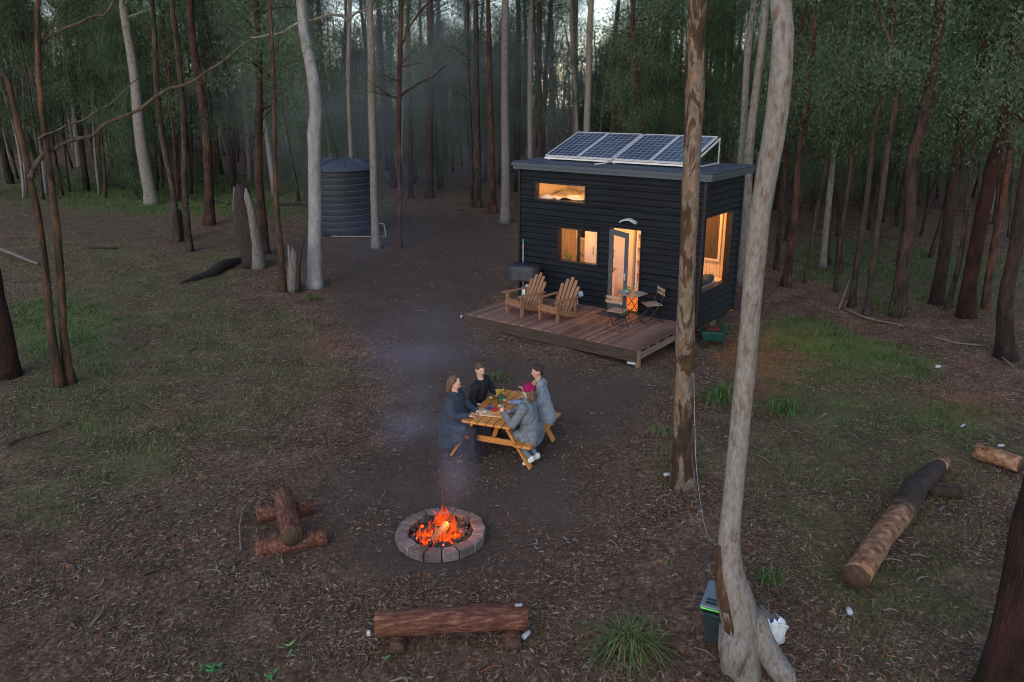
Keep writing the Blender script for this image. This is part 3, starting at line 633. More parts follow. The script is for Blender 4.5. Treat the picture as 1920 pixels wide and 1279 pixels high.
for nme, c_, n_k, z0, z1, s1 in (('leaves', (.04, .16, .04), 70, .07, .20, .035), ('yellow_bloom', (.50, .36, .05), 26, .16, .26, .018), ('red_bloom', (.45, .03, .04), 8, .13, .2, .018)):
    b = MB()
    for k in range(n_k):
        a = rr.uniform(0, 6.28); r = rr.uniform(.0, .10); q = Vector((r*math.cos(a), r*math.sin(a), rr.uniform(z0, z1)))
        if nme == 'leaves': t = Vector((math.cos(a+1), math.sin(a+1), rr.uniform(-.4, .9)))*s1; s_ = Vector((-math.sin(a), math.cos(a), .4))*s1*.45; b.add([q-t, q+s_, q+t, q-s_], [(0, 1, 2, 3)])
        else: b.ball(q, s1*rr.uniform(.6, 1), 6)
    b.build(nme, flat(nme, c_, .7), e)
wineglass('wine_glass', 'wine glass standing beside the flower jar', TL(-.24, .02, .741), 1.0, (.5, .45, .3))
wineglass('wine_glass', 'wine glass near the middle of the picnic table', TL(.02, .0, .741), 1.0, (.5, .45, .3))
plate('plate', 'dark blue bowl behind the flower jar', TL(-.20, .35, .742), .09, flat('navy glaze', (.05, .09, .2), .3), 'bowl')
# ================================================================ PEOPLE
SK = nm('skin', [(.3, (.42, .235, .17)), (.7, (.52, .31, .23))], 6, rough=.55, bump=0)
SKP = nm('skin pale', [(.3, (.50, .31, .24)), (.7, (.60, .38, .30))], 6, rough=.55, bump=0)
def cone(b, p, q, r0, r1, n=14):
    p, q = Vector(p), Vector(q); d = q-p; L = max(d.length, 1e-5); d = d/L; pts = []; rd = []
    for k in range(4): a = math.pi/2*(k+.15)/4; pts.append(p-d*r0*math.cos(a)); rd.append(r0*math.sin(a))
    pts.append(p); rd.append(r0); pts.append(q); rd.append(r1)
    for k in range(3, -1, -1): a = math.pi/2*(k+.15)/4; pts.append(q+d*r1*math.cos(a)); rd.append(r1*math.sin(a))
    b.tube(pts, rd, n)
def fuse(b, name, mat, parent, vox=.008, smooth=4, disp=0.0, dsc=7.0, seed=0):
    me = bpy.data.meshes.new('tmp'); me.from_pydata(b.v, [], b.f); o = bpy.data.objects.new('tmp', me); col.objects.link(o)
    r = o.modifiers.new('r', 'REMESH'); r.mode = 'VOXEL'; r.voxel_size = vox; s = o.modifiers.new('s', 'SMOOTH'); s.iterations = smooth; s.factor = .6
    dg = bpy.context.evaluated_depsgraph_get(); dg.update(); new = bpy.data.meshes.new_from_object(o.evaluated_get(dg)); bpy.data.objects.remove(o); bpy.data.meshes.remove(me)
    if disp:
        for v in new.vertices:
            c = v.co*dsc; k = mnoise.noise(Vector((c.x+seed, c.y, c.z*1.6)))+.5*mnoise.noise(Vector((c.x*2.3, c.y*2.3+seed, c.z*3.2))); v.co += v.normal*(disp*k)
    new.name = name; new.materials.clear(); new.materials.append(mat); new.polygons.foreach_set('use_smooth', [True]*len(new.polygons)); new.update()
    o = bpy.data.objects.new(name, new); col.objects.link(o); o.parent = parent; return o
def hand(b, w, fdir, pdir, side, s=1.0, curl=.5):
    """w: wrist, fdir: finger direction, pdir: palm normal (towards what it holds), side: +1/-1 where the thumb is"""
    f = Vector(fdir).normalized(); p = Vector(pdir); p = (p-f*p.dot(f)).normalized(); t = f.cross(p)*side; w = Vector(w)
    for k in (-1.5, -.5, .5, 1.5): cone(b, w+f*.015+t*k*.012, w+f*.080*s+t*k*.0185, .0135, .0125, 8)
    for k, L in zip((1.5, .5, -.5, -1.5), (.068, .078, .072, .056)):
        q = w+f*.085*s+t*k*.0195; a = .25*curl; 
        for seg, ll in enumerate((.42, .33, .25)):
            a += curl*.75; d = f*math.cos(a)+p*math.sin(a); q2 = q+d*L*ll*s*1.15; cone(b, q, q2, .0098-.0008*seg, .0092-.0008*seg, 8); q = q2
    q = w+f*.03+t*.028; q2 = q+(f*.55+t*.65+p*.35).normalized()*.038; q3 = q2+(f*.8+p*.6+t*.05).normalized()*.03; cone(b, q, q2, .0125, .011, 8); cone(b, q2, q3, .011, .009, 8)
def V3(*a): return Vector(a)
def person(name_label, a, b_, facing, lean, head, yaw, tilt, arms, legs, top, top_mat, leg_mat, shoe_mat, hair_fn, skin=SK, broad=1.0, coat=False, hood=False, sz=.0):
    e = empty('person', TL(a, b_, 0), TRZ+(0 if facing > 0 else math.pi), name_label, 'person')
    hip = V3(-.02, 0, .53+sz); ch = V3(.02+lean*.55, 0, .82+sz); sh = V3(.03+lean, 0, 1.02+sz); nk = V3(.045+lean*1.1, 0, 1.10+sz); hd = Vector(head)
    b = MB(); S = [V3(sh.x, s*.175*broad, sh.z) for s in (1, -1)]
    cone(b, hip+V3(0, .07, 0), hip+V3(0, -.07, 0), .125, .125); cone(b, hip, ch, .13, .125); cone(b, ch+V3(0, .04, 0), sh+V3(0, .05, -.04), .115, .105); cone(b, ch+V3(0, -.04, 0), sh+V3(0, -.05, -.04), .115, .105)
    cone(b, S[0], S[1], .062, .062); cone(b, nk-V3(0, 0, .06), hd-V3(.02, 0, .06), .056, .05)
    for i in (0, 1):
        E, W = Vector(arms[i][0]), Vector(arms[i][1]); cone(b, S[i], E, .050, .040); cone(b, E, W, .039, .027); f = arms[i][2]; hand(b, W, f, arms[i][3], 1 if i else -1, curl=arms[i][4])
        K, A, Tt = Vector(legs[i][0]), Vector(legs[i][1]), Vector(legs[i][2]); cone(b, hip+V3(0, .09*(1-2*i), -.02), K, .088, .060); cone(b, K, A, .058, .038); cone(b, A, A.lerp(Tt, .5), .030, .022)
    # head: skull, jaw, nose, ears
    Hm = Matrix.Translation(hd) @ Matrix.Rotation(yaw, 4, 'Z') @ Matrix.Rotation(tilt, 4, 'Y')
    b.ball((-.008, 0, .022), (.098, .077, .098), 18, M=Hm); b.ball((.028, 0, -.035), (.062, .058, .070), 16, M=Hm); b.ball((.052, 0, -.078), (.030, .034, .026), 12, M=Hm)
    h = MB()
    cone(b, Hm @ V3(.088, 0, .010), Hm @ V3(.106, 0, -.022), .010, .013, 8); cone(b, Hm @ V3(.088, .02, .024), Hm @ V3(.088, -.02, .024), .012, .012, 8)
    for s in (1, -1): b.ball((-.002, s*.078, -.008), (.018, .010, .030), 10, M=Hm); b.ball((.070, s*.035, -.022), (.018, .018, .018), 8, M=Hm)
    b.ball((.082, 0, -.052), (.012, .022, .008), 8, M=Hm)
    body = fuse(b, 'body', skin, e, .0085, 2)
    q = MB()
    for s in (1, -1): q.ball((.0895, s*.030, .004), (.007, .0125, .0065), 8, M=Hm)
    q.build('eye', flat('eye white', (.5, .48, .45), .3), body)
    q = MB()
    for s in (1, -1): q.ball((.0945, s*.029, .004), (.0035, .0055, .0055), 8, M=Hm)
    q.build('iris', flat('iris dark', (.02, .015, .012), .2), body)
    q = MB()
    for s in (1, -1): q.tube([Hm @ V3(.096, s*.014, .026), Hm @ V3(.097, s*.032, .030), Hm @ V3(.084, s*.050, .025)], [.0035, .0042, .002], 6)
    q.build('eyebrow', flat('brow', (.06, .035, .02), .9), body)
    q = MB(); q.tube([Hm @ V3(.084, .024, -.050), Hm @ V3(.094, .010, -.053), Hm @ V3(.094, -.010, -.053), Hm @ V3(.084, -.024, -.050)], [.003, .005, .005, .003], 6); q.build('lips', flat('lips', (.35, .10, .09), .5), body)
    # top garment
    g = MB(); k = 1.16 if not coat else 1.25
    cone(g, hip+V3(-.01, .07, -.02), hip+V3(-.01, -.07, -.02), .125*k, .125*k); cone(g, hip, ch, .135*k, .128*k); cone(g, ch+V3(0, .045, 0), sh+V3(-.005, .055, -.035), .12*k, .108*k); cone(g, ch+V3(0, -.045, 0), sh+V3(-.005, -.055, -.035), .12*k, .108*k)
    cone(g, S[0], S[1], .070*k, .070*k); cone(g, sh+V3(-.005, 0, .02), nk-V3(.01, 0, .02), .095, .066)
    for i in (0, 1):
        E, W = Vector(arms[i][0]), Vector(arms[i][1]); cone(g, S[i], E, .063*k, .053*k); cone(g, E, W.lerp(E, .06), .052*k, .039*k)
    if coat and coat < .3:
        for x in (.14, .20):
            for s in (1, -1): cone(g, V3(x, s*.12, .53), V3(x, s*.16, coat+.16), .080, .05)
        for y in (-.12, 0, .12): cone(g, hip+V3(.05, y, .03), V3(.26, y, .55), .10, .075)
    if coat:
        for y in (-.16, -.08, 0, .08, .16): cone(g, hip+V3(-.06, y*.85, .06), V3(-.10-.02*math.cos(y*9), y*1.08, coat), .105, .075)
        for x in (-.09, -.02, .05, .12):
            for s in (1, -1): cone(g, hip+V3(x*.8, s*.13, .02), V3(x*1.1, s*.18, coat+max(0, x)*.8), .080, .055)
        for y in (-.12, -.04, .04, .12): cone(g, hip+V3(.02, y, .03), hip+V3(.17, y*1.2, .02), .10, .085)
        cone(g, nk+V3(-.02, .05, .0), nk+V3(-.02, -.05, 0), .050, .050)
    if hood: cone(g, nk+V3(-.075, .06, .015), nk+V3(-.075, -.06, .015), .066, .066); cone(g, nk+V3(-.03, .07, -.01), nk+V3(.05, .045, -.03), .035, .025); cone(g, nk+V3(-.03, -.07, -.01), nk+V3(.05, -.045, -.03), .035, .025)
    fuse(g, top, top_mat, e, .013, 3, .008, 13, a*10)
    g = MB()
    cone(g, hip+V3(0, .07, -.02), hip+V3(0, -.07, -.02), .128, .128)
    for i in (0, 1): K, A, Tt = [Vector(v) for v in legs[i]]; cone(g, hip+V3(0, .09*(1-2*i), -.02), K, .098, .072); cone(g, K, A.lerp(K, .12), .070, .052)
    fuse(g, 'trousers', leg_mat, e, .015, 3, .008, 12, b_*9)
    for i in (0, 1):
        K, A, Tt = [Vector(v) for v in legs[i]]; g = MB(); f = (Tt-A); cone(g, A-V3(0, 0, .0)-f*.15, A, .044, .046, 10); cone(g, A-f*.22+V3(0, 0, -.035), Tt, .040, .036, 10); cone(g, A+f*.3-V3(0, 0, .02), Tt+V3(0, 0, .0), .043, .035, 10); fuse(g, 'shoe', shoe_mat, e, .011, 2)
    g = hair_fn(Hm, hd, nk)
    return e
def hair_long(Hm, hd, nk):
    global _e
    g = MB(); g.ball((-.020, 0, .034), (.098, .083, .094), 18, M=Hm)
    for s in (1, -1):
        P = [Hm @ V3(.02, s*.075, .07), Hm @ V3(-.02, s*.088, .0), Hm @ V3(-.03, s*.085, -.08), Hm @ V3(-.045, s*.075, -.17)]
        for i in range(3): cone(g, P[i], P[i+1], (.026, .026, .024)[i], (.026, .024, .012)[i], 10)
    for y in (-.05, 0, .05):
        P = [Hm @ V3(-.07, y, .05), Hm @ V3(-.088, y, -.05), Hm @ V3(-.08, y*1.1, -.18)]; cone(g, P[0], P[1], .036, .034, 10); cone(g, P[1], P[2], .034, .014, 10)
    return g
hm_blond = nm('dark blond hair', [(.3, (.055, .033, .020)), (.7, (.17, .105, .065))], 16, (6, 6, .6), rough=.6, bump=.5); hm_brown = nm('brown hair', [(.3, (.035, .02, .012)), (.7, (.10, .06, .035))], 22, rough=.6, bump=.5); hm_black = nm('black brown hair', [(.3, (.012, .009, .007)), (.7, (.045, .03, .02))], 22, rough=.7, bump=.5)
def cap(g, Hm, front=.03, z=.045, r=(.100, .082, .092)): g.ball((-.016, 0, z), r, 18, M=Hm); return g
def h_woman(Hm, hd, nk): return fuse(hair_long(Hm, hd, nk), 'hair', hm_blond, _cur[0], .011, 2, .006, 30)
def h_man(Hm, hd, nk):
    g = MB(); cap(g, Hm, z=.048, r=(.098, .082, .086)); g.ball((.025, .01, .105), (.060, .058, .032), 12, M=Hm); g.ball((-.06, 0, -.0), (.050, .066, .07), 12, M=Hm); return fuse(g, 'hair', hm_brown, _cur[0], .010, 1, .008, 34)
def h_short(Hm, hd, nk):
    g = MB(); g.ball((-.020, 0, .050), (.092, .080, .080), 18, M=Hm); g.ball((-.055, 0, .0), (.050, .068, .065), 12, M=Hm); g.ball((.01, 0, .095), (.062, .056, .036), 12, M=Hm); return fuse(g, 'hair', hm_black, _cur[0], .010, 1, .006, 34)
def h_beanie(Hm, hd, nk):
    g = MB(); g.ball((-.012, 0, .050), (.108, .092, .098), 18, M=Hm); g.ball((-.05, 0, .06), (.085, .078, .085), 14, M=Hm)
    o = fuse(g, 'beanie', nm('magenta knit', [(.3, (.14, .003, .04)), (.7, (.27, .006, .085))], 30, (1, 1, 1), rough=.95, bump=.8, bdist=.006), _cur[0], .011, 2, .003, 40)
    g = MB(); g.ball((-.125, 0, .125), (.046, .046, .046), 14, M=Hm); fuse(g, 'pompom', nm('fur pompom', [(.3, (.16, .09, .06)), (.7, (.42, .28, .2))], 40, rough=1, bump=.8), o, .007, 0, .012, 60)
    g = MB()
    for s in (1, -1):
        P = [Hm @ V3(-.01, s*.070, .0), Hm @ V3(-.0, s*.078, -.09), Hm @ V3(.005, s*.070, -.14), Hm @ V3(.012, s*.066, -.18)]
        for i in range(3): cone(g, P[i], P[i+1], (.028, .030, .026)[i], (.030, .026, .014)[i], 10)
    for y in (-.04, .04): cone(g, Hm @ V3(-.07, y, -.0), Hm @ V3(-.06, y, -.13), .040, .030, 10)
    return fuse(g, 'hair', hm_blond, _cur[0], .011, 2, .005, 30)
_cur = [None]
_pe = empty
def empty(name, *a, **k):
    o = _pe(name, *a, **k)
    if name == 'person': _cur[0] = o
    return o
knit_blue = nm('blue grey knit', [(.3, (.020, .028, .046)), (.7, (.040, .053, .080))], 26, rough=.95, bump=.5, bdist=.004); blackw = nm('black wool', [(.3, (.008, .009, .012)), (.7, (.02, .022, .028))], 20, rough=.95, bump=.3)
grey_coat = nm('grey melange wool', [(.3, (.095, .112, .140)), (.7, (.155, .180, .215))], 24, rough=.95, bump=.4, bdist=.004); grey_hood = nm('light grey fleece', [(.3, (.17, .20, .24)), (.7, (.25, .28, .325))], 20, rough=.95, bump=.3)
jeans = nm('pale jeans', [(.3, (.10, .14, .20)), (.7, (.18, .23, .31))], 20, rough=.9, bump=.2); dark_tr = flat('dark trousers', (.016, .017, .022), .9)
stdlegs = lambda dx=0, k=.42: [((k, .10, .53), (k-.02+dx, .11, .10), (k+.10+dx, .12, .045)), ((k, -.10, .53), (k-.02+dx, -.11, .10), (k+.10+dx, -.12, .045))]
person('seated woman with long dark blond hair and a long blue grey cardigan', -.68, -.56, 1, .03, (.06, .0, 1.28), R(-2), R(12),
       [((.20, .26, .78), (.38, .14, .80), (.9, -.4, -.1), (0, 0, -1), .5), ((.12, -.24, .80), (.34, -.10, .795), (.9, .35, -.15), (0, 0, -1), .5)], stdlegs(), 'cardigan', knit_blue, dark_tr, blackw, h_woman, skin=SKP, coat=.22)
person('seated man in a black jumper facing the camera side with short brown hair', -.62, .19, 1, .09, (.13, -.03, 1.285), R(-42), R(8),
       [((.24, .24, .84), (.40, .05, .86), (.75, -.6, .1), (.2, 0, -1), .7), ((.06, -.27, .80), (.18, -.34, .79), (.7, .4, -.2), (0, 0, -1), .6)], stdlegs(), 'jumper', blackw, dark_tr, blackw, h_man, skin=SKP, broad=1.28)
person('seated man with cropped dark hair and a pale grey hooded top', .62, .36, -1, .10, (.15, .0, 1.30), R(10), R(10),
       [((.20, .24, .85), (.36, .08, .93), (.4, -.2, .9), (1, 0, 0), .7), ((.22, -.23, .80), (.40, -.12, .785), (.9, .3, -.1), (0, 0, -1), .5)], stdlegs(), 'hoodie', grey_hood, jeans, blackw, h_short, broad=1.2, hood=True)
person('seated person in grey wool coat and magenta pompom beanie', .62, -.37, -1, .03, (.02, .0, 1.24), R(-6), R(14),
       [((.20, .29, .74), (.42, .10, .86), (.85, -.45, .25), (-.1, -1, 0), .9), ((.16, -.24, .82), (.38, -.12, .80), (.9, .3, -.1), (0, 0, -1), .5)],
       [((.26, .12, .50), (-.06, .14, .14), (.04, .17, .05)), ((.26, -.10, .50), (-.10, -.02, .13), (.0, .01, .05))], 'coat', grey_coat, jeans, flat('white sneaker', (.62, .64, .66), .6), h_beanie, skin=SKP, coat=.42, sz=-.02)
def held(a, b_, facing, loc): c, s = math.cos(TRZ+(0 if facing > 0 else math.pi)), math.sin(TRZ+(0 if facing > 0 else math.pi)); o = TL(a, b_, 0); return Vector((o.x+c*loc[0]-s*loc[1], o.y+s*loc[0]+c*loc[1], o.z+loc[2]))
wineglass('wine_glass', 'tall wine glass held up by the man in the black jumper', held(-.62, .19, 1, (.49, -.035, .79)), 1.0, (.55, .5, .35))
wineglass('wine_glass', 'wine glass in the hand of the person with the beanie', held(.60, -.37, -1, (.50, .02, .80)), 1.0, (.55, .5, .35))
empty = _pe
MT['gum'] = nm('pale gum bark', [(.28, (.105, .097, .088)), (.42, (.150, .142, .133)), (.58, (.185, .178, .169)), (.76, (.225, .221, .213))], 12, (3, 3, 1.1), rough=.85, bump=.6, bdist=.02, stops2=[(.34, (.62, .48, .42)), (.46, (.94, .91, .89)), (.7, (1.10, 1.12, 1.13))], scale2=13, stretch2=(1.3, 1.3, .4), f2=2, objvar=.12, detail=10)
MT['mossy_bark'] = nm('mossy dark bark', [(.3, (.022, .018, .014)), (.5, (.055, .043, .032)), (.7, (.10, .075, .055))], 6, (3, 3, .6), rough=.95, bump=.8, bdist=.02)
MT['gum_blue'] = nm('blue grey gum bark', [(.25, (0.1364, 0.1364, 0.1426)), (.5, (0.2108, 0.2170, 0.2294)), (.75, (0.2852, 0.2976, 0.3162))], 4, (2.5, 2.5, .8), rough=.75, bump=.3, bdist=.015, stops2=[(.35, (.72, .70, .68)), (.6, (1.05, 1.05, 1.05))], scale2=1.3, f2=2)
MT['gum_spot'] = nm('dimpled gum bark', [(.30, (0.0357, 0.0306, 0.0306)), (.40, (0.1224, 0.1148, 0.1122)), (.75, (0.1734, 0.1658, 0.1606))], 9, (1.2, 1.2, .7), rough=.8, bump=.3, bdist=.01, objvar=.15)
MT['red_bark'] = nm('red fibrous bark', [(.25, (0.0161, 0.0082, 0.0067)), (.5, (0.0461, 0.0234, 0.0180)), (.75, (0.1024, 0.0569, 0.0436))], 7, (5, 5, .35), rough=.95, bump=.9, bdist=.03, stops2=[(.38, (.42, .42, .42)), (.6, (1.35, 1.25, 1.2))], scale2=3.2, stretch2=(1, 1, .5), f2=2, objvar=.25)
MT['brown_bark'] = nm('brown fibrous bark', [(.25, (0.0156, 0.0116, 0.0099)), (.5, (0.0381, 0.0286, 0.0242)), (.75, (0.0762, 0.0604, 0.0515))], 7, (5, 5, .35), rough=.95, bump=.9, bdist=.03, stops2=[(.38, (.45, .44, .42)), (.6, (1.35, 1.28, 1.22))], scale2=3.2, stretch2=(1, 1, .5), f2=2, objvar=.25)
MT['dark_bark'] = nm('dark ironbark', [(.25, (0.0105, 0.0075, 0.0075)), (.5, (0.0315, 0.0203, 0.0195)), (.75, (0.0638, 0.0413, 0.0390))], 6, (5, 5, .5), rough=.95, bump=1, bdist=.04, objvar=.25, stops2=[(.38, (.45, .5, .45)), (.6, (1.3, 1.2, 1.15))], scale2=3.5, stretch2=(1, 1, .5), f2=2)
MT['right_bark'] = nm('dark red ironbark', [(.25, (0.0065, 0.0032, 0.0027)), (.5, (0.0243, 0.0097, 0.0081)), (.75, (0.0540, 0.0205, 0.0162))], 9, (6, 6, .3), rough=.95, bump=1, bdist=.04, stops2=[(.38, (.45, .5, .45)), (.6, (1.3, 1.2, 1.15))], scale2=3.5, stretch2=(1, 1, .5), f2=2)
MT['orange_bark'] = nm('orange peeling bark', [(.25, (0.0204, 0.0136, 0.0105)), (.48, (0.0530, 0.0340, 0.0246)), (.6, (0.0808, 0.0428, 0.0258)), (.8, (0.1319, 0.0524, 0.0241))], 5, (3, 3, .5), rough=.9, bump=.6, bdist=.02, objvar=.15, stops2=[(.38, (.45, .5, .45)), (.6, (1.3, 1.2, 1.15))], scale2=3.5, stretch2=(1, 1, .5), f2=2)
MT['mottled'] = nm('mottled spotted bark', [(.30, (0.0133, 0.0094, 0.0054)), (.44, (0.0408, 0.0258, 0.0147)), (.50, (0.0633, 0.0356, 0.0213)), (.525, (0.1457, 0.1259, 0.1100)), (.60, (0.1098, 0.0900, 0.0702)), (.64, (0.1858, 0.1066, 0.0749)), (.78, (0.0746, 0.0390, 0.0232))], 2.6, (1.6, 1.6, .5), rough=.85, bump=.6, bdist=.03, stops2=[(.35, (.6, .55, .48)), (.6, (1.15, 1.1, 1.05))], scale2=14, stretch2=(1, 1, .5), f2=2, dist=.8, detail=9)
G_ = [flat('grass dark', (.030, .070, .016), .8, var=.3), flat('grass mid', (.065, .135, .030), .8, var=.3), flat('grass dry', (.14, .125, .060), .85, var=.3)]
# ================================================================ WATER TANK
g_ = atz(635, 444); TR = 1.40; tk = Vector((g_.x, g_.y+TR, gz(g_.x, g_.y)))
e = empty('water_tank', tk, 0, 'dark ribbed poly rainwater tank with domed lid standing behind the blue grey gum', 'water tank')
prof = [(0, 0), (TR*.99, 0), (TR, .03)]; z = .06; HT = 2.62
nr = 10; st = (HT-.1)/nr
for i in range(nr):
    z0 = .05+i*st
    prof += [(TR-.005, z0+.02), (TR, z0+.05), (TR+.002, z0+st*.5), (TR, z0+st-.04), (TR-.006, z0+st-.012)]
prof += [(TR+.02, HT-.06), (TR+.03, HT-.02), (TR+.02, HT)]
b = MB(); b.lathe(prof, 64); b.build('tank_wall', MT['tank'], e, True)
b = MB()
for i in range(1, nr): b.tube([((TR+.001)*math.cos(t), (TR+.001)*math.sin(t), .05+i*st-.008) for t in np.linspace(0, 2*math.pi, 65)], .010, 5, caps=False)
b.build('moulded_ring', MT['tank_line'], e)
b = MB(); b.lathe([(TR+.02, HT), (TR*.94, HT+.10), (TR*.80, HT+.23), (TR*.58, HT+.33), (TR*.30, HT+.385), (.05, HT+.40), (0, HT+.40)], 64); ld = b.build('lid', MT['tank_lid'], e, True)
b = MB()
for k in range(8):
    a = k*math.pi/4+.3; P = [(r*math.cos(a), r*math.sin(a), zz+.01) for r, zz in ((.1, HT+.40), (TR*.30, HT+.385), (TR*.58, HT+.335), (TR*.80, HT+.235), (TR*.93, HT+.11))]; b.tube(P, .03, 6)
b.build('lid_rib', MT['tank_lid'], ld, True)
b = MB(); b.lathe([(.27, 0), (.27, .20), (.22, .24), (0, .25)], 20, M=Matrix.Translation((.78, -.15, HT+.14))); b.build('access_hatch', MT['tank_lid'], ld, True)
b = MB(); b.lathe([(.07, 0), (.07, .06), (0, .06)], 12, M=Matrix.Translation((0, 0, HT+.385))); b.build('vent_cap', MT['tank_lid'], ld)
q = atz(722, 446); q.z = gz(q.x, q.y)
e2 = empty('pvc_pipe', q, 0, 'white plastic pipe elbow lying on the ground by the tank', 'pipe')
b = MB(); b.tube([(-2.2, .1, .03), (.05, 0, .03)], .024, 8); b.tube([(.05, 0, .04), (-.06, .25, .50)], .024, 8); b.tube([(-.06, .25, .50), (-.3, .3, .52)], .024, 8); b.build('pipe_run', flat('dull cream pvc', (.26, .24, .20)), e2, True)
# ================================================================ FIRE PIT
FC = Vector((-.975, 9.54, 0)); FC.z = gz(FC.x, FC.y)-.02
e = empty('fire_pit', FC, 0, 'round fire pit ring of grey pink paver blocks on bare earth', 'fire pit')
RO_, RI_ = .610, .445; NB = 16
for k in range(NB):
    a0 = 2*math.pi*(k+.03)/NB+.1; a1 = 2*math.pi*(k+.97)/NB+.1; zt = .135+random.uniform(-.006, .008); sh = random.uniform(-.008, .012)
    o_ = lambda r, a, z: ((r+sh)*math.cos(a), (r+sh)*math.sin(a), z)
    b = MB(); b.add([o_(RI_, a0, 0), o_(RO_, a0, 0), o_(RO_, a1, 0), o_(RI_, a1, 0), o_(RI_, a0, zt), o_(RO_, a0, zt), o_(RO_, a1, zt), o_(RI_, a1, zt)], [(0, 1, 2, 3)[::-1], (4, 5, 6, 7), (0, 1, 5, 4), (1, 2, 6, 5), (2, 3, 7, 6), (3, 0, 4, 7)])
    bevel(b.build('paver_block', MT['brick'], e), .010, 2)
b = MB(); n = 28; vs = [(0, 0, .05)]; fs = []
for i in range(1, 6):
    for k in range(n):
        r = .46*i/5; a = 2*math.pi*k/n; vs.append((r*math.cos(a), r*math.sin(a), .045+.03*mnoise.noise(Vector((r*math.cos(a)*8, r*math.sin(a)*8, 1)))-(.03 if i == 5 else 0)))
for k in range(n): fs.append((0, 1+k, 1+(k+1) % n))
for i in range(4):
    for k in range(n): fs.append((1+i*n+k, 1+(i+1)*n+k, 1+(i+1)*n+(k+1) % n, 1+i*n+(k+1) % n))
b.add(vs, fs); b.build('ash_bed', MT['ash'], e, True)
b = MB(); rr = random.Random(4)
for k in range(120):
    a = rr.uniform(0, 6.28); r = .44*rr.random()**.4; s_ = rr.uniform(.018, .05)
    M = Matrix.Translation((r*math.cos(a), r*math.sin(a), .065+s_*.4+.02*rr.random())) @ Matrix.Rotation(rr.uniform(0, 3), 4, Vector((rr.random(), rr.random(), rr.random()+.1)))
    b.box((-s_*1.3, -s_*.7, -s_*.6), (s_*1.3, s_*.7, s_*.6), 0, M)
tag(b.build('charcoal_lumps', MT['char'], e), None, None, None, 'stuff')
b = MB()
for k in range(70):
    a = rr.gauss(-1.6, 1.0); r = .36*rr.random()**.6; s_ = rr.uniform(.010, .028)
    M = Matrix.Translation((r*math.cos(a), r*math.sin(a)*.9, .075+s_*.4)) @ Matrix.Rotation(rr.uniform(0, 3), 4, Vector((rr.random(), rr.random(), rr.random()+.1)))
    b.box((-s_*1.3, -s_*.7, -s_*.6), (s_*1.3, s_*.7, s_*.6), 0, M)
tag(b.build('glowing_embers', emit('embers', (1, .09, .01), 3.2, [(.40, (.10, .004, .0)), (.55, (1, .06, .005)), (.7, (1, .22, .03))], 25), e), None, None, None, 'stuff')
def chunk(name, label, c, rz, ry, L, r, mat):
    o = empty(name, FC+Vector(c), 0, label, 'firewood'); o.rotation_euler = (0, ry, rz)
    b = MB(); b.tube([(-L/2, 0, 0), (-L/6, .004, .003), (L/6, -.003, 0), (L/2, 0, 0)], [r, r*1.05, r, r*.95], 7, jit=.15, seed=int(L*999)); b.build('split_log', mat, o); return o
chunk('firewood_log', 'brown split log burning at the top of the fire', (.0, -.11, .15), R(62), R(-17), .34, .058, MT['firewood'])
chunk('firewood_log', 'charred log lying under the brown split one', (-.10, .06, .10), R(20), R(4), .40, .045, MT['char'])
chunk('firewood_log', 'half burnt log at the side of the fire away from the benches', (.2, .05, .11), R(-38), R(8), .36, .05, MT['char'])
chunk('firewood_log', 'reddish charred log at the back of the fire below the rod', (.05, .2, .11), R(170), R(-6), .34, .042, MT['joist_dark'])
# flames: twisted tapering tongues
fm = bpy.data.materials.new('flame'); fm.use_nodes = True; nt = fm.node_tree; nt.nodes.clear()
o_ = nt.nodes.new('ShaderNodeOutputMaterial'); em = nt.nodes.new('ShaderNodeEmission'); tr = nt.nodes.new('ShaderNodeBsdfTransparent'); mx = nt.nodes.new('ShaderNodeMixShader')
at = nt.nodes.new('ShaderNodeAttribute'); at.attribute_name = 'heat'; n = noise_tex(nt, 22, (1, 1, .45), 3); lw = nt.nodes.new('ShaderNodeLayerWeight'); lw.inputs[0].default_value = .35
rc = ramp(nt, [(.0, (1, .08, .006)), (.25, (1, .17, .018)), (.45, (1, .36, .06)), (.65, (1, .66, .26))])
def MM(op, a, b_, cl=False):
    m = nt.nodes.new('ShaderNodeMath'); m.operation = op; m.use_clamp = cl
    for s, x in ((m.inputs[0], a), (m.inputs[1], b_)):
        if isinstance(x, (int, float)): s.default_value = x
        else: nt.links.new(x, s)
    return m.outputs[0]
hh = MM('MULTIPLY', at.outputs['Fac'], MM('ADD', MM('MULTIPLY', n.outputs[0], 1.1), .35), True); nt.links.new(hh, rc.inputs[0]); nt.links.new(rc.outputs[0], em.inputs[0])
nt.links.new(MM('ADD', MM('MULTIPLY', hh, 4.5), .7), em.inputs[1])
al = MM('MULTIPLY', MM('SUBTRACT', 1.0, lw.outputs['Facing']), MM('ADD', MM('MULTIPLY', at.outputs['Fac'], .95), MM('MULTIPLY', MM('SUBTRACT', n.outputs[0], .38), 2.2)), True)
nt.links.new(al, mx.inputs[0]); nt.links.new(tr.outputs[0], mx.inputs[1]); nt.links.new(em.outputs[0], mx.inputs[2]); nt.links.new(mx.outputs[0], o_.inputs[0])
fv = []; ff = []; heat = []
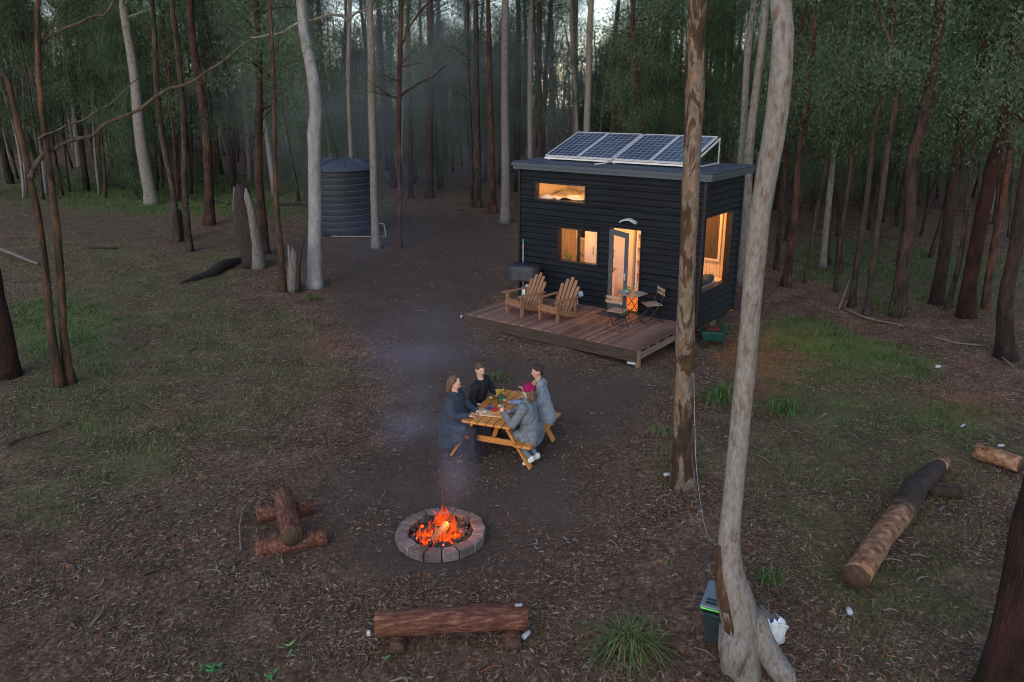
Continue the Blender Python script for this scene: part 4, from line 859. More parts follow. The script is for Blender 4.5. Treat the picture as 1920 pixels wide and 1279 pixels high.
def tongue(x, y, z, h, r, seed, tw=.35):
    rr = random.Random(seed); n = 9; m = 12; base = len(fv); ph = rr.uniform(0, 6.28)
    for i in range(m+1):
        t = i/m; cx = x+tw*r*2.2*math.sin(t*4.2+ph)*t; cy = y+tw*r*1.6*math.cos(t*3.7+ph)*t; rad = r*(math.sin(math.pi*min(1, .18+.82*t))**.8)*(1-t*.55)+.0008
        for k in range(n):
            a = 2*math.pi*k/n; q = rad*(1+.28*math.sin(2*a+t*7+ph)+.15*math.sin(3*a-t*9)); fv.append((cx+q*math.cos(a), cy+q*math.sin(a)*.8, z+h*t)); heat.append(max(0, 1.1-1.15*t)*(.75+.3*rr.random()))
    for i in range(m):
        for k in range(n): k2 = (k+1) % n; ff.append((base+i*n+k, base+i*n+k2, base+(i+1)*n+k2, base+(i+1)*n+k))
rr = random.Random(21)
for x, y, h, r in ((-.02, .14, .38, .075), (.05, .13, .36, .06), (-.08, .15, .30, .055), (.03, .08, .26, .06), (.16, -.02, .32, .05), (.15, -.11, .26, .065), (.17, -.17, .20, .06), (.10, -.22, .17, .055), (-.13, .02, .2, .045), (-.17, -.08, .15, .04), (.0, -.26, .12, .05)): tongue(x, y, .07, h, r, int(1000*x+h*777))
for k in range(85):
    t = rr.random(); a = math.radians(205+135*t); r_ = rr.uniform(.20, .38)
    tongue(r_*math.cos(a), r_*math.sin(a)*.88, .06, rr.uniform(.06, .17), rr.uniform(.014, .032), k+50)
for k in range(12): tongue(rr.gauss(0, .13), rr.gauss(.0, .12), .08, rr.uniform(.08, .16), rr.uniform(.014, .03), k+200)
me = bpy.data.meshes.new('flames'); me.from_pydata(fv, [], ff); a_ = me.attributes.new('heat', 'FLOAT', 'POINT'); a_.data.foreach_set('value', heat); me.materials.append(fm); me.polygons.foreach_set('use_smooth', [True]*len(ff)); me.update()
o = bpy.data.objects.new('flames', me); col.objects.link(o); o.location = FC; tag(o, 'orange flames licking up from the logs in the fire pit', 'fire', kind='stuff')
l = bpy.data.lights.new('fire_light', 'POINT'); l.energy = 8; l.color = (1, .32, .07); l.shadow_soft_size = .12; lo = bpy.data.objects.new('fire_light', l); col.objects.link(lo); lo.location = FC+Vector((.13, -.02, .30))
e = empty('steel_rod', FC+Vector((.0, .47, 0)), 0, 'rusty upright steel rod at the back of the fire pit', 'rod')
b = MB(); b.tube([(0, 0, 0), (0, 0, .78)], .016, 8); b.build('shaft', MT['rust'], e)
b = MB(); b.tube([(0, 0, .5), (0, 0, .56)], .022, 8); b.build('collar', MT['rust'], e)
# ================================================================ LOG BENCHES
def logmesh(b, p, q, r, seed, mi=0, end=1, n=20, jit=.05, bend=0.0):
    p, q = Vector(p), Vector(q); m = 14; side = (q-p).cross(Vector((0, 0, 1))).normalized()
    b.tube([p.lerp(q, i/m)+side*bend*math.sin(2*math.pi*i/m) for i in range(m+1)], [r*(1+.04*math.sin(i*1.3+seed)) for i in range(m+1)], n, mi, jit=jit, seed=seed, ends=end)
def log_bench(pa, pb, r, hz, label, sup, supr, mats, tags=()):
    A, B = Vector(pa), Vector(pb); c = (A+B)/2; c.z = gz(c.x, c.y)-.01; d = (B-A); L = d.length; rz = math.atan2(d.y, d.x)
    e = empty('log_bench', c, rz, label, 'log bench')
    b = MB(); logmesh(b, (-L/2, 0, hz), (L/2, 0, hz), r, int(L*100)); b.build('seat_log', mats, e, True)
    for x, yl in sup:
        b = MB(); logmesh(b, (x, -yl, supr*.45), (x+.03, yl, supr*.42), supr, int(x*50)+7); b.build('support_log', mats, e, True)
    for nme, x, y, z, s_, m in tags:
        b = MB(); b.box((x-s_[0], y-s_[1], z-s_[2]), (x+s_[0], y+s_[1], z+s_[2])); bevel(b.build(nme, m, e), .004)
    return e
bm_ = [MT['log_bark'], MT['log_end']]
P0 = aty(537, 935, 10.86); P1 = aty(549, 1005, 9.42)
log_bench(atz(531, 925, .26), atz(547, 1006, .25), .135, .25, 'red bark log bench with crossed supports on the far side from the cabin', ((-.50, .40), (.40, .46)), .115, bm_,
          [('bracket', .52, .16, .07, (.012, .022, .05), MT['bin_lid'])])
log_bench(atz(704, 1168, .24), atz(988, 1153, .24), .145, .24, 'long red bark log bench lying across the front of the fire pit', ((-.60, .20), (.66, .26)), .09, bm_,
          [('foil_tag', .74, 0, .385, (.04, .02, .005), MT['white_mark']), ('bracket', -.90, -.10, .20, (.02, .02, .028), MT['alu'])])
def litter(label, x, y, s=(.05, .03, .03), rz=.4, mat='white_mark', name='drink_can', z=0):
    p = gat(x, y); e = empty(name, (p.x, p.y, gz(p.x, p.y)+z), rz, label, 'litter')
    b = MB(); b.tube([(-s[0], 0, s[2]), (-s[0]*.9, 0, s[2]), (s[0]*.8, 0, s[2]), (s[0], 0, s[2])], [s[2]*.8, s[2], s[2], s[2]*.7], 10); b.build('shell', MT[mat], e, True)
    b = MB(); b.tube([(s[0], 0, s[2]), (s[0]*1.12, 0, s[2])], s[2]*.72, 10); b.build('rim', MT['alu'], e); return e
litter('crushed silver can beside the end of the long front log bench', 986, 1195, (.06, .03, .032), 1.0)
litter('pale can standing on the ground before the long debarked log', 1592, 1150, (.045, .03, .032), 1.5)
litter('small white can on the grass beyond the largest pale gum', 1758, 690, (.05, .03, .035), .2)
litter('white scrap lying above the short end log', 1876, 838, (.05, .03, .025), .1)
litter('white cup beside the foot of the mottled tree', 1250, 893, (.05, .03, .03), .2)
litter('crumpled white foil under the deck corner', 1184, 684, (.10, .03, .035), -.5)
litter('white lamp fitting at the deck corner nearest the barbecue', 866, 595, (.05, .03, .03), 1.2)
litter('pale scrap in the leaves beyond the short end log', 1805, 800, (.07, .03, .02), .7)
# long debarked log + short log at the side
def side_log(name, label, course, mats_bands, rads, sup=()):
    P = [gat(x, y) for x, y in course]; c = P[len(P)//2].copy(); e = empty(name, c, 0, label, 'log')
    pts = []; rd = []; 
    for i in range(len(P)-1):
        for j in range(4): t = j/4; q = P[i].lerp(P[i+1], t)-c; r = rads[i]+(rads[i+1]-rads[i])*t; q.z = gz(q.x+c.x, q.y+c.y)-c.z+r*.95+(.06 if sup else 0); pts.append(q); rd.append(r)
    q = P[-1]-c; q.z = rads[-1]+(.06 if sup else 0); pts.append(q); rd.append(rads[-1])
    cut = [int(len(pts)*f) for f in mats_bands[0]]; i0 = 0
    for k, (i1, m) in enumerate(zip(cut+[len(pts)-1], mats_bands[1])):
        b = MB(); rs = [r*(1.0 if m != 'log_dark' else 1.06) for r in rd[i0:i1+1]]; b.tube(pts[i0:i1+1], rs, 18, 0, jit=.07, seed=k+3, ends=1); b.build('log_section', [MT[m], MT['log_end']], e, True); i0 = i1
    for s_ in sup:
        p = gat(*s_)-c; b = MB(); logmesh(b, p+Vector((-.24, .06, .06)), p+Vector((.16, -.06, .06)), .09, 4); b.build('support_log', [MT['log_dark'], MT['log_end']], e, True)
    return e
side_log('fallen_log', 'long log half stripped of bark with a dark middle near the picture edge', [(1600, 1112), (1648, 1035), (1688, 985), (1712, 940), (1745, 905), (1768, 884)], ([.40, .90], ['log_pale', 'log_dark', 'log_pale']), [.165, .15, .165, .15, .13, .10], sup=[(1775, 928)])
side_log('fallen_log', 'short stripped orange brown log beyond the long one', [(1826, 858), (1870, 872), (1912, 886)], ([.99], ['log_pale', 'log_pale']), [.13, .14, .13])
# ================================================================ STUMPS, FALLEN WOOD
MT['dead'] = nm('grey weathered wood', [(.25, (.055, .045, .04)), (.5, (.13, .115, .105)), (.75, (.26, .235, .22))], 7, (6, 6, .4), rough=.9, bump=.9, bdist=.03)
MT['dead_dark'] = nm('charred hollow wood', [(.3, (.010, .008, .008)), (.7, (.05, .04, .035))], 7, (5, 5, .5), rough=.95, bump=.9, bdist=.04)
gS = gat(480, 500); e = empty('hollow_stump', gS, 0, 'tall broken hollow stump, dark on one side and grey and split on the other', 'stump')
def shard(course, Y, mat, name, flat_=.5, seed=1, n=10):
    b = MB(); pts = []; rd = []
    for x, y, w, dy in course: q = aty(x, y, Y+dy); mm = (q-Vector((0, 0, H))).dot(_fw)/F; pts.append(q-gS); rd.append(w*mm/2)
    P = []; Q = []
    for i in range(len(pts)-1):
        for j in range(4): P.append(pts[i].lerp(pts[i+1], j/4)); Q.append(rd[i]+(rd[i+1]-rd[i])*j/4)
    P.append(pts[-1]); Q.append(rd[-1]); b.tube(P, Q, n, jit=.22, seed=seed); return b.build(name, MT[mat], e, True)
Y = gS.y
shard([(472, 500, 40, .1), (466, 450, 34, .1), (458, 400, 32, .1), (453, 360, 26, .1), (449, 345, 10, .1)], Y, 'dead_dark', 'hollow_shell', seed=3, n=14)
shard([(487, 507, 34, -.1), (481, 455, 22, -.1), (472, 405, 16, -.1), (464, 370, 12, -.1), (461, 352, 3, -.1)], Y, 'dead', 'split_slab', seed=6)
shard([(468, 497, 20, .2), (452, 440, 12, .2), (441, 385, 9, .2), (439, 350, 3, .2)], Y, 'dead', 'split_slab', seed=9)
gS = gat(553, 545); e = empty('small_stump', gS, 0, 'small grey broken stump between the orange streaked trunk and the blue grey gum', 'stump'); Y = gS.y
shard([(552, 546, 24, 0), (551, 505, 20, 0), (549, 475, 15, 0), (547, 462, 3, 0)], Y, 'dead', 'split_slab', seed=2)
shard([(546, 545, 14, -.1), (545, 500, 9, -.1), (541, 460, 4, -.1)], Y, 'dead', 'split_slab', seed=4)
shard([(559, 546, 14, -.1), (560, 505, 8, -.1), (564, 470, 5, -.1), (571, 450, 2, -.1)], Y, 'dead_dark', 'split_slab', seed=5)
gS = gat(342, 448); e = empty('dark_stub', gS, 0, 'dark ragged stub leaning between the two brown trunks by the track', 'stump'); Y = gS.y-.05
shard([(343, 452, 24, 0), (340, 425, 18, 0), (337, 405, 13, 0), (334, 392, 4, 0)], Y, 'dead_dark', 'split_slab', seed=12)
def ground_branch(label, course, mat, dz=.03, name='fallen_branch', n=8):
    P = []; c = gat(*course[0][:2])
    for cc in course:
        x, y, w = cc[:3]; q = gat(x, y); h = cc[3] if len(cc) > 3 else 0; mm = (q-Vector((0, 0, H))).dot(_fw)/F; P.append((q-c+Vector((0, 0, dz+h)), w*mm/2))
    e = empty(name, c, 0, label, 'branch'); b = MB(); pts = []; rd = []
    for i in range(len(P)-1):
        for j in range(3): t = j/3; pts.append(P[i][0].lerp(P[i+1][0], t)+Vector((0, 0, .01*math.sin(i*3+j)))); rd.append(P[i][1]+(P[i+1][1]-P[i][1])*t)
    pts.append(P[-1][0]); rd.append(P[-1][1]); b.tube(pts, rd, n, jit=.15, seed=len(label)); b.build('stem', MT[mat], e, True); return e
ground_branch('slab of rotten fallen bark pointing away from the hollow stump', [(338, 535, 4), (370, 524, 10), (400, 514, 18), (425, 500, 22), (445, 492, 14), (462, 490, 8)], 'dead_dark', .06)
ground_branch('bare brown branch crossing the picture edge behind the thick leaning trunk', [(0, 480, 7, .25), (40, 489, 7, .1), (72, 496, 6)], 'dead')
ground_branch('long pale bare stick on the bright grass side of the forest edge', [(1578, 580, 4), (1620, 597, 5), (1660, 606, 4), (1695, 614, 3)], 'dead')
ground_branch('short pale broken stick standing up beside the long pale stick', [(1573, 581, 4), (1582, 572, 3, .35), (1590, 563, 2, .7)], 'dead')
ground_branch('mossy thin branch lying in the grass under the mossy forked tree', [(14, 836, 5), (60, 820, 5), (100, 808, 4), (135, 797, 3)], 'orange_bark')
ground_branch('curved thin stick near the crossed log bench', [(452, 1035, 4), (450, 990, 4), (455, 965, 3), (468, 945, 3)], 'dead')
ground_branch('dark stick on bare earth between log bench and fire pit', [(620, 1052, 4), (640, 1064, 4), (652, 1072, 3)], 'dead_dark')
ground_branch('dark fallen branch on the verge behind the rust red gum', [(360, 374, 4), (400, 378, 5), (430, 384, 3)], 'dead_dark')
ground_branch('dark fallen bough behind the slim trunks near the tank', [(520, 385, 5), (560, 384, 6), (585, 388, 4)], 'dead_dark')
ground_branch('grey branch lying in leaves towards the stout edge trunk', [(1740, 632, 4), (1790, 645, 4), (1850, 650, 3), (1900, 690, 3)], 'dead')
ground_branch('brown branch flat in the grass this side of the track', [(168, 466, 3), (220, 467, 3)], 'dead_dark')
# brush pile
p = gat(168, 345); b = MB()
for k in range(90):
    a = random.uniform(0, 6.28); s_ = Vector((random.gauss(0, .9), random.gauss(0, .5), random.uniform(.05, .8))); b.tube([s_, s_+Vector((math.cos(a)*.7, math.sin(a)*.5, random.uniform(-.3, .4)))], [.018, .006], 4)
o = b.build('brush_heap', MT['dead']); o.location = p; tag(o, 'tangled heap of grey dead twigs on the green verge', 'brush heap', kind='stuff')
# ================================================================ BIN, BAG, ROPE, TARP CART
p = gat(1352, 1200); e = empty('rubbish_bin', p, R(-25), 'dark wheeled bin with lime rim half hidden behind the largest gum', 'bin'); e.scale = (.84, .84, .84)
b = MB(); b.add([(-.17, -.2, .05), (.17, -.2, .05), (.17, .2, .05), (-.17, .2, .05), (-.23, -.27, .62), (.23, -.27, .62), (.23, .27, .62), (-.23, .27, .62)], [(3, 2, 1, 0), (4, 5, 6, 7), (0, 1, 5, 4), (1, 2, 6, 5), (2, 3, 7, 6), (3, 0, 4, 7)]); bevel(b.build('body', MT['bin'], e), .03, 3)
b = MB(); b.box((-.25, -.29, .605), (.25, .29, .625)); bevel(b.build('rim', MT['lime'], e), .006)
b = MB(); b.box((-.26, -.30, .630), (.26, .30, .665)); ld = b.build('lid', MT['bin_lid'], e); bevel(ld, .015, 3)
b = MB(); b.box((-.2, -.24, .667), (.2, -.2, .675)); b.box((-.2, -.16, .667), (.2, -.13, .675)); b.build('lid_ridge', MT['bin'], ld)
b = MB(); b.tube([(-.20, -.295, .57), (-.20, -.34, .58), (.20, -.34, .58), (.20, -.295, .57)], .018, 8); b.build('handle', MT['bin'], e, True)
for y in (-.2, .2): b = MB(); b.tube([(.22, y, .07), (.26, y, .07)], .07, 14); b.build('wheel', MT['rubber'], e)
p = gat(1438, 1203); e = empty('plastic_bag', p, -.6, 'white plastic shopping bag of rubbish on the ground behind the largest gum', 'bag')
b = MB(); n = 26; vs = []; fs = []; lv = [(0, 0), (.6, 0.0), (1.0, .06), (1.1, .14), (1.0, .22), (.8, .29), (.55, .33)]
for i, (r, z) in enumerate(lv):
    for k in range(n):
        a = 2*math.pi*k/n; q = r*(1+.16*mnoise.noise(Vector((math.cos(a)*2, math.sin(a)*2, z*9)))+(.10*math.sin(k*2.4) if i > 3 else 0)); vs.append((.17*q*math.cos(a), .145*q*math.sin(a), z+(.03*math.sin(k*1.7) if i > 4 else 0)))
for i in range(len(lv)-1):
    for k in range(n): fs.append((i*n+k, i*n+(k+1) % n, (i+1)*n+(k+1) % n, (i+1)*n+k))
b.add(vs, fs); b.build('sack', MT['plastic_bag'], e, True)
for s_ in (-1, 1):
    b = MB(); b.tube([(.10*s_, -.05, .28), (.16*s_, -.04, .305), (.20*s_, .0, .27), (.14*s_, .05, .27)], [.022, .014, .014, .022], 6); b.build('handle', MT['plastic_bag'], e, True)
b = MB(); b.lathe([(0, 0), (.025, 0), (.025, .12), (.012, .16), (.012, .18), (0, .18)], 10, M=Matrix.Translation((-.03, .02, .18)) @ Matrix.Rotation(.9, 4, 'Y')); q = b.build('drink_bottle', flat('blue bottle', (.05, .15, .5), .3), None, True); q.location = p; tag(q, 'blue bottle poking out of the white plastic bag', 'bottle')
b = MB()
for k in range(5): a = k*1.25; b.ball((.155*math.cos(a-1.8), .135*math.sin(a-1.8), .12+.05*math.sin(k)), (.03, .012, .03), 8)
b.build('green_print', flat('green print', (.05, .3, .12), .5), e)
b = MB(); A_ = [aty(1301, 700, 11.03), aty(1303, 800, 10.9), aty(1306, 880, 10.5), aty(1318, 970, 9.3), aty(1332, 1012, 8.4), aty(1352, 1016, 7.5)]
pts = []
for i in range(len(A_)-1):
    for j in range(5): pts.append(A_[i].lerp(A_[i+1], j/5)-Vector((0, 0, .05*math.sin(math.pi*j/5))))
pts.append(A_[-1]); b.tube(pts, .0032, 5); o = b.build('rope', MT['white_mark'], None, True); tag(o, 'thin pale rope slung between the mottled tree and the largest gum', 'rope')
p = CL(.28, .35); p.z = gz(p.x, p.y)
e = empty('garden_cart', p, YAW+.5, 'folded cart with green tarp tub tucked under the cabin end', 'cart'); e.scale = (.8, .8, .8)
b = MB(); b.add([(-.28, -.2, .22), (.28, -.2, .22), (.28, .2, .22), (-.28, .2, .22), (-.36, -.27, .52), (.36, -.27, .48), (.36, .27, .53), (-.36, .27, .49)], [(3, 2, 1, 0), (4, 5, 6, 7), (0, 1, 5, 4), (1, 2, 6, 5), (2, 3, 7, 6), (3, 0, 4, 7)]); bevel(b.build('tub', MT['green_poly'], e), .03, 3)
for y in (-.2, .2): b = MB(); b.tube([(-.25, y-.02, .13), (-.25, y+.02, .13)], .13, 16); b.build('wheel', MT['rubber'], e)
b = MB(); b.tube([(.3, -.2, 0), (.3, -.2, .6), (.3, .2, .6), (.3, .2, 0)], .014, 6); b.build('stand', MT['black_steel'], e)
b = MB(); b.box((-.2, -.15, .5), (.2, .15, .6)); bevel(b.build('red_sack', flat('dark red cloth', (.06, .01, .01), .9), e), .04, 3)
# tufts and leafy sprigs
def tuft(x, y, r, h, n, label, cat='grass tuft', dry=.15, name='grass_tuft', w=.006):
    p = gat(x, y); b = MB(); rr = random.Random(int(x))
    for k in range(n):
        a = rr.uniform(0, 6.28); L = rr.uniform(.3, 1.25)*r; hh = h*rr.uniform(.3, 1.5); q0 = Vector((rr.gauss(0, .09), rr.gauss(0, .06), 0)); dv = Vector((math.cos(a), math.sin(a), 0)); sv = Vector((-math.sin(a), math.cos(a), 0))*w
        P = [q0+dv*L*t+Vector((0, 0, hh*math.sin(math.pi*min(1, t*.85+.08))*(1-.1*t))) for t in (0, .3, .6, .85, 1)]; W = (1, 1.1, .9, .5, .08); vs = []
        for q, w_ in zip(P, W): vs += [q-sv*w_, q+sv*w_]
        m = 0 if rr.random() > dry else 2; m = 1 if m == 0 and rr.random() < .5 else m
        b.add(vs, [(2*i, 2*i+1, 2*i+3, 2*i+2) for i in range(4)], m)
    o = b.build(name, G_); o.location = p; tag(o, label, cat); return o
MT['tg'] = 0
tuft(1178, 1213, .55, .17, 330, 'big arching grass tuft between the front log bench and the bin', dry=.45, w=.0042)
tuft(1640, 560+20, .3, .3, 60, 'thin grass tuft at the foot of the forked mauve trunk')
tuft(1677, 590, .30, .38, 120, 'tall green grass clump at the base of the thick black brown trunk', dry=.05)
tuft(1440, 1095, .22, .16, 70, 'small grass tuft just beyond the largest gum', dry=.2)
tuft(1350, 755, .55, .30, 160, 'low bushy grass clump between the mottled tree and the largest gum', dry=.15)
tuft(1465, 775, .4, .25, 140, 'green grass clump beside the largest gum trunk', dry=.1)
tuft(1355, 625, .3, .22, 90, 'small grass clump by the pier of the cabin', dry=.1)
tuft(930, 712, .3, .14, 80, 'faint grass clump on the bare earth behind the man in black', dry=.3)
tuft(585, 560, .2, .15, 60, 'little green tuft at the foot of the blue grey gum', dry=.1)
tuft(1240, 815, .25, .15, 60, 'small dry tuft beside the mottled tree', dry=.5)
def sprig(x, y, n, s_, label, c):
    p = gat(x, y); b = MB(); rr = random.Random(int(x+y))
    for k in range(n):
        a = rr.uniform(0, 6.28); q = Vector((rr.gauss(0, s_*1.6), rr.gauss(0, s_*1.2), rr.uniform(.02, s_))); d = Vector((math.cos(a), math.sin(a), rr.uniform(-.1, .4)))*s_; sv = Vector((-math.sin(a), math.cos(a), .2))*s_*.3
        b.add([q-d, q+sv-d*.1, q+d, q-sv], [(0, 1, 2, 3)])
    o = b.build('fallen_sprig', c); o.location = p; tag(o, label, 'leaf sprig')
lg = flat('fresh pale green leaf', (.14, .30, .10), .5); gg = flat('fresh green leaf', (.05, .22, .05), .5)
sprig(541, 1215, 5, .055, 'pale green fallen leaves near the front log bench', lg); sprig(400, 1258, 16, .045, 'bright green leafy sprig at the bottom edge of the picture', gg); sprig(722, 1240, 2, .05, 'single bright green leaf below the front log bench', gg)
sprig(505, 1268, 7, .04, 'small green sprig between the pale leaves and the picture bottom', gg)
# ================================================================ GROUND
GX = np.concatenate([-np.geomspace(14, 130, 50)[::-1], np.arange(-13.8, 13.9, .16), np.geomspace(14, 130, 50)])
GY = np.concatenate([np.arange(-6, 3, .5), np.arange(3, 30, .16), np.geomspace(30, 240, 80)])
XX, YY = np.meshgrid(GX, GY)
def gz_np(X, Y):
    sw = np.zeros_like(X); sz = np.zeros_like(X)
    for a, b_, z in _ctlw:
        w = 1.0/((X-a)**2+(Y-b_)**2+.15)**1.6; sw += w; sz += w*z
    base = sz/(sw+.00002); far = np.clip((Y-26)/20, 0, 1)
    return base*(1-far)+.10*far*(np.sin(X*.13+1)+np.sin(Y*.11+X*.05))*.6
ZZ = gz_np(XX, YY)
bump_ = np.array([mnoise.noise(Vector((x*1.1, y*1.1, 0)))*.035+mnoise.noise(Vector((x*3.3, y*3.3, 5)))*.014 for x, y in zip(XX.ravel(), YY.ravel())]).reshape(XX.shape)
ZZ = ZZ + bump_ - .03
# where the soil is bare, where grass grows (outlines surveyed on the ground)
def poly(pts): return np.array([[atz(x, y).x, atz(x, y).y] for x, y in pts])
def in_poly(P, X, Y):
    ins = np.zeros(X.shape, bool); n = len(P)
    for i in range(n):
        x0, y0 = P[i]; x1, y1 = P[(i+1) % n]
        if y0 == y1: continue
        c = ((y0 > Y) != (y1 > Y)) & (X < (x1-x0)*(Y-y0)/(y1-y0)+x0); ins ^= c
    return ins
def soft(mask, n=3):
    m = mask.astype(float)
    for _ in range(n):
        m[1:-1, 1:-1] = (m[1:-1, 1:-1]*2+m[:-2, 1:-1]+m[2:, 1:-1]+m[1:-1, :-2]+m[1:-1, 2:])/6
    return m
BARE = [poly([(640, 470), (760, 450), (900, 470), (960, 540), (870, 600), (900, 660), (1190, 700), (1260, 720), (1180, 800), (1080, 880), (1120, 1000), (1000, 1100), (700, 1110), (600, 1000), (620, 880), (770, 800), (740, 660), (640, 620), (620, 540)]),
        poly([(0, 383), (200, 405), (340, 432), (470, 445), (620, 470), (700, 500), (620, 500), (450, 470), (300, 450), (120, 428), (0, 412)]),
        poly([(700, 400), (960, 400), (970, 500), (640, 470)])]
GRASS = [(poly([(20, 555), (190, 570), (230, 600), (200, 640), (70, 660), (10, 610)]), .9), (poly([(60, 640), (250, 640), (240, 700), (90, 710)]), .55), (poly([(120, 690), (400, 600), (420, 700), (160, 760)]), .35),
         (poly([(0, 310), (540, 330), (580, 400), (440, 400), (240, 405), (0, 375)]), .85), (poly([(600, 370), (740, 375), (740, 400), (690, 430), (600, 430)]), .6),
         (poly([(1440, 590), (1520, 590), (1640, 630), (1760, 670), (1770, 710), (1620, 690), (1500, 660), (1440, 630)]), 1.0), (poly([(1430, 660), (1600, 690), (1900, 760), (1900, 850), (1700, 830), (1500, 790), (1420, 760)]), .5),
         (poly([(1330, 640), (1420, 610), (1440, 660), (1340, 700)]), .4), (poly([(1480, 440), (1920, 480), (1920, 600), (1700, 560), (1490, 520)]), .55), (poly([(1440, 790), (1600, 800), (1640, 980), (1480, 950)]), .3),
         (poly([(0, 560), (250, 720), (380, 800), (330, 900), (100, 1000), (0, 960)]), .42), (poly([(230, 600), (560, 570), (640, 700), (480, 860), (250, 760)]), .30), (poly([(0, 412), (300, 452), (470, 480), (430, 600), (200, 590), (0, 540)]), .30), (poly([(1330, 740), (1900, 780), (1900, 1200), (1600, 1250), (1400, 900)]), .28), (poly([(1230, 820), (1330, 820), (1330, 900), (1230, 900)]), .4)]
RED = [poly([(1340, 620), (1440, 640), (1460, 740), (1360, 720)]), poly([(560, 630), (640, 635), (630, 665), (570, 655)]), poly([(290, 760), (370, 760), (360, 800), (300, 795)]), poly([(1740, 720), (1900, 730), (1890, 790), (1760, 770)])]
mb_ = np.zeros(XX.shape)
for P in BARE: mb_ = np.maximum(mb_, in_poly(P, XX, YY))
mb_ = soft(mb_, 14)
mg_ = np.zeros(XX.shape)
for P, s in GRASS: mg_ = np.maximum(mg_, in_poly(P, XX, YY)*s)
mg_ = soft(mg_, 8)
mr_ = np.zeros(XX.shape)
for P in RED: mr_ = np.maximum(mr_, in_poly(P, XX, YY)*1.0)
mr_ = soft(mr_, 8)
me = bpy.data.meshes.new('ground')
ny, nx = XX.shape
vs = np.stack([XX, YY, ZZ], -1).reshape(-1, 3)
idx = np.arange(nx*ny).reshape(ny, nx)
fs = np.stack([idx[:-1, :-1], idx[:-1, 1:], idx[1:, 1:], idx[1:, :-1]], -1).reshape(-1, 4)
def mesh_np(me, vs, fs):
    k = fs.shape[1]
    me.vertices.add(len(vs)); me.vertices.foreach_set('co', vs.astype(np.float32).ravel())
    me.loops.add(fs.size); me.loops.foreach_set('vertex_index', fs.astype(np.int32).ravel())
    me.polygons.add(len(fs)); me.polygons.foreach_set('loop_start', np.arange(0, fs.size, k, dtype=np.int32))
    me.update(calc_edges=True)
mesh_np(me, vs, fs)
for nme, arr in (('bare', mb_), ('grass', mg_), ('red', mr_)):
    at = me.attributes.new(nme, 'FLOAT', 'POINT'); at.data.foreach_set('value', arr.ravel().astype(np.float32))
me.polygons.foreach_set('use_smooth', [True]*len(fs))
gm, nt, p = new_mat('forest floor')
def att(n):
    a = nt.nodes.new('ShaderNodeAttribute'); a.attribute_name = n; return a.outputs['Fac']
def math_(op, a, b=None, cl=False):
    m = nt.nodes.new('ShaderNodeMath'); m.operation = op; m.use_clamp = cl
    for s, x in ((m.inputs[0], a), (m.inputs[1], b)):
        if x is None: continue
        if isinstance(x, (int, float)): s.default_value = x
        else: nt.links.new(x, s)
    return m.outputs[0]
n1 = noise_tex(nt, 14, detail=10, rough=.75); n2 = noise_tex(nt, 1.3, detail=5); n3 = noise_tex(nt, .35, detail=4); nf = noise_tex(nt, 45, detail=6, rough=.8)
def vor(scale, st, rot):
    tc = nt.nodes.new('ShaderNodeTexCoord'); mp = nt.nodes.new('ShaderNodeMapping'); mp.inputs['Scale'].default_value = st; mp.inputs['Rotation'].default_value = (0, 0, rot)
    v = nt.nodes.new('ShaderNodeTexVoronoi'); v.inputs['Scale'].default_value = scale; nt.links.new(tc.outputs['Object'], mp.inputs[0]); nt.links.new(mp.outputs[0], v.inputs['Vector'])
    sp = nt.nodes.new('ShaderNodeSeparateColor'); nt.links.new(v.outputs['Color'], sp.inputs[0]); return sp.outputs[0], v.outputs['Distance']
va, da = vor(15, (1, 2.6, 1), .5); vb, db = vor(13, (2.4, 1, 1), -.3)
r1 = ramp(nt, [(.3, (0.040, 0.027, 0.022)), (.46, (0.096, 0.064, 0.050)), (.58, (0.161, 0.107, 0.084)), (.72, (0.288, 0.212, 0.173))]); nt.links.new(n1.outputs[0], r1.inputs[0])
rv = ramp(nt, [(.0, (0.027, 0.019, 0.014)), (.35, (0.077, 0.050, 0.037)), (.65, (0.153, 0.097, 0.073)), (.85, (0.258, 0.176, 0.139)), (.97, (0.408, 0.310, 0.269))])
mv = math_('MULTIPLY', math_('ADD', va, vb), .5); nt.links.new(mv, rv.inputs[0])
r2 = ramp(nt, [(.3, (.62, .56, .52)), (.68, (1.32, 1.20, 1.10))]); nt.links.new(n2.outputs[0], r2.inputs[0])
c = mixc(nt, .62, r1.outputs[0], rv.outputs[0]); c = mixc(nt, 1.0, c, r2.outputs[0], 'MULTIPLY')
rb = ramp(nt, [(.3, (0.043, 0.032, 0.028)), (.55, (0.080, 0.061, 0.052)), (.8, (0.144, 0.113, 0.100))]); nt.links.new(nf.outputs[0], rb.inputs[0])
fb = math_('MULTIPLY', math_('MULTIPLY', att('bare'), math_('ADD', math_('MULTIPLY', n2.outputs[0], 1.1), .35), True), .85)
c = mixc(nt, fb, c, rb.outputs[0])
rg = ramp(nt, [(.3, (.036, .072, .018)), (.7, (.10, .175, .042))]); nt.links.new(nf.outputs[0], rg.inputs[0])
fg = math_('MULTIPLY', math_('ADD', att('grass'), math_('MULTIPLY', math_('SUBTRACT', n3.outputs[0], .52), 1.2)), math_('MULTIPLY', n1.outputs[0], 1.5), True)
fg = math_('MULTIPLY', fg, math_('SUBTRACT', 1.0, att('bare')), True)
c = mixc(nt, fg, c, rg.outputs[0])
c = mixc(nt, math_('MULTIPLY', att('red'), math_('MULTIPLY', n1.outputs[0], .8), True), c, (.20, .080, .045))
nt.links.new(c, p.inputs['Base Color']); p.inputs['Roughness'].default_value = .95; p.inputs['Specular IOR Level'].default_value = .15
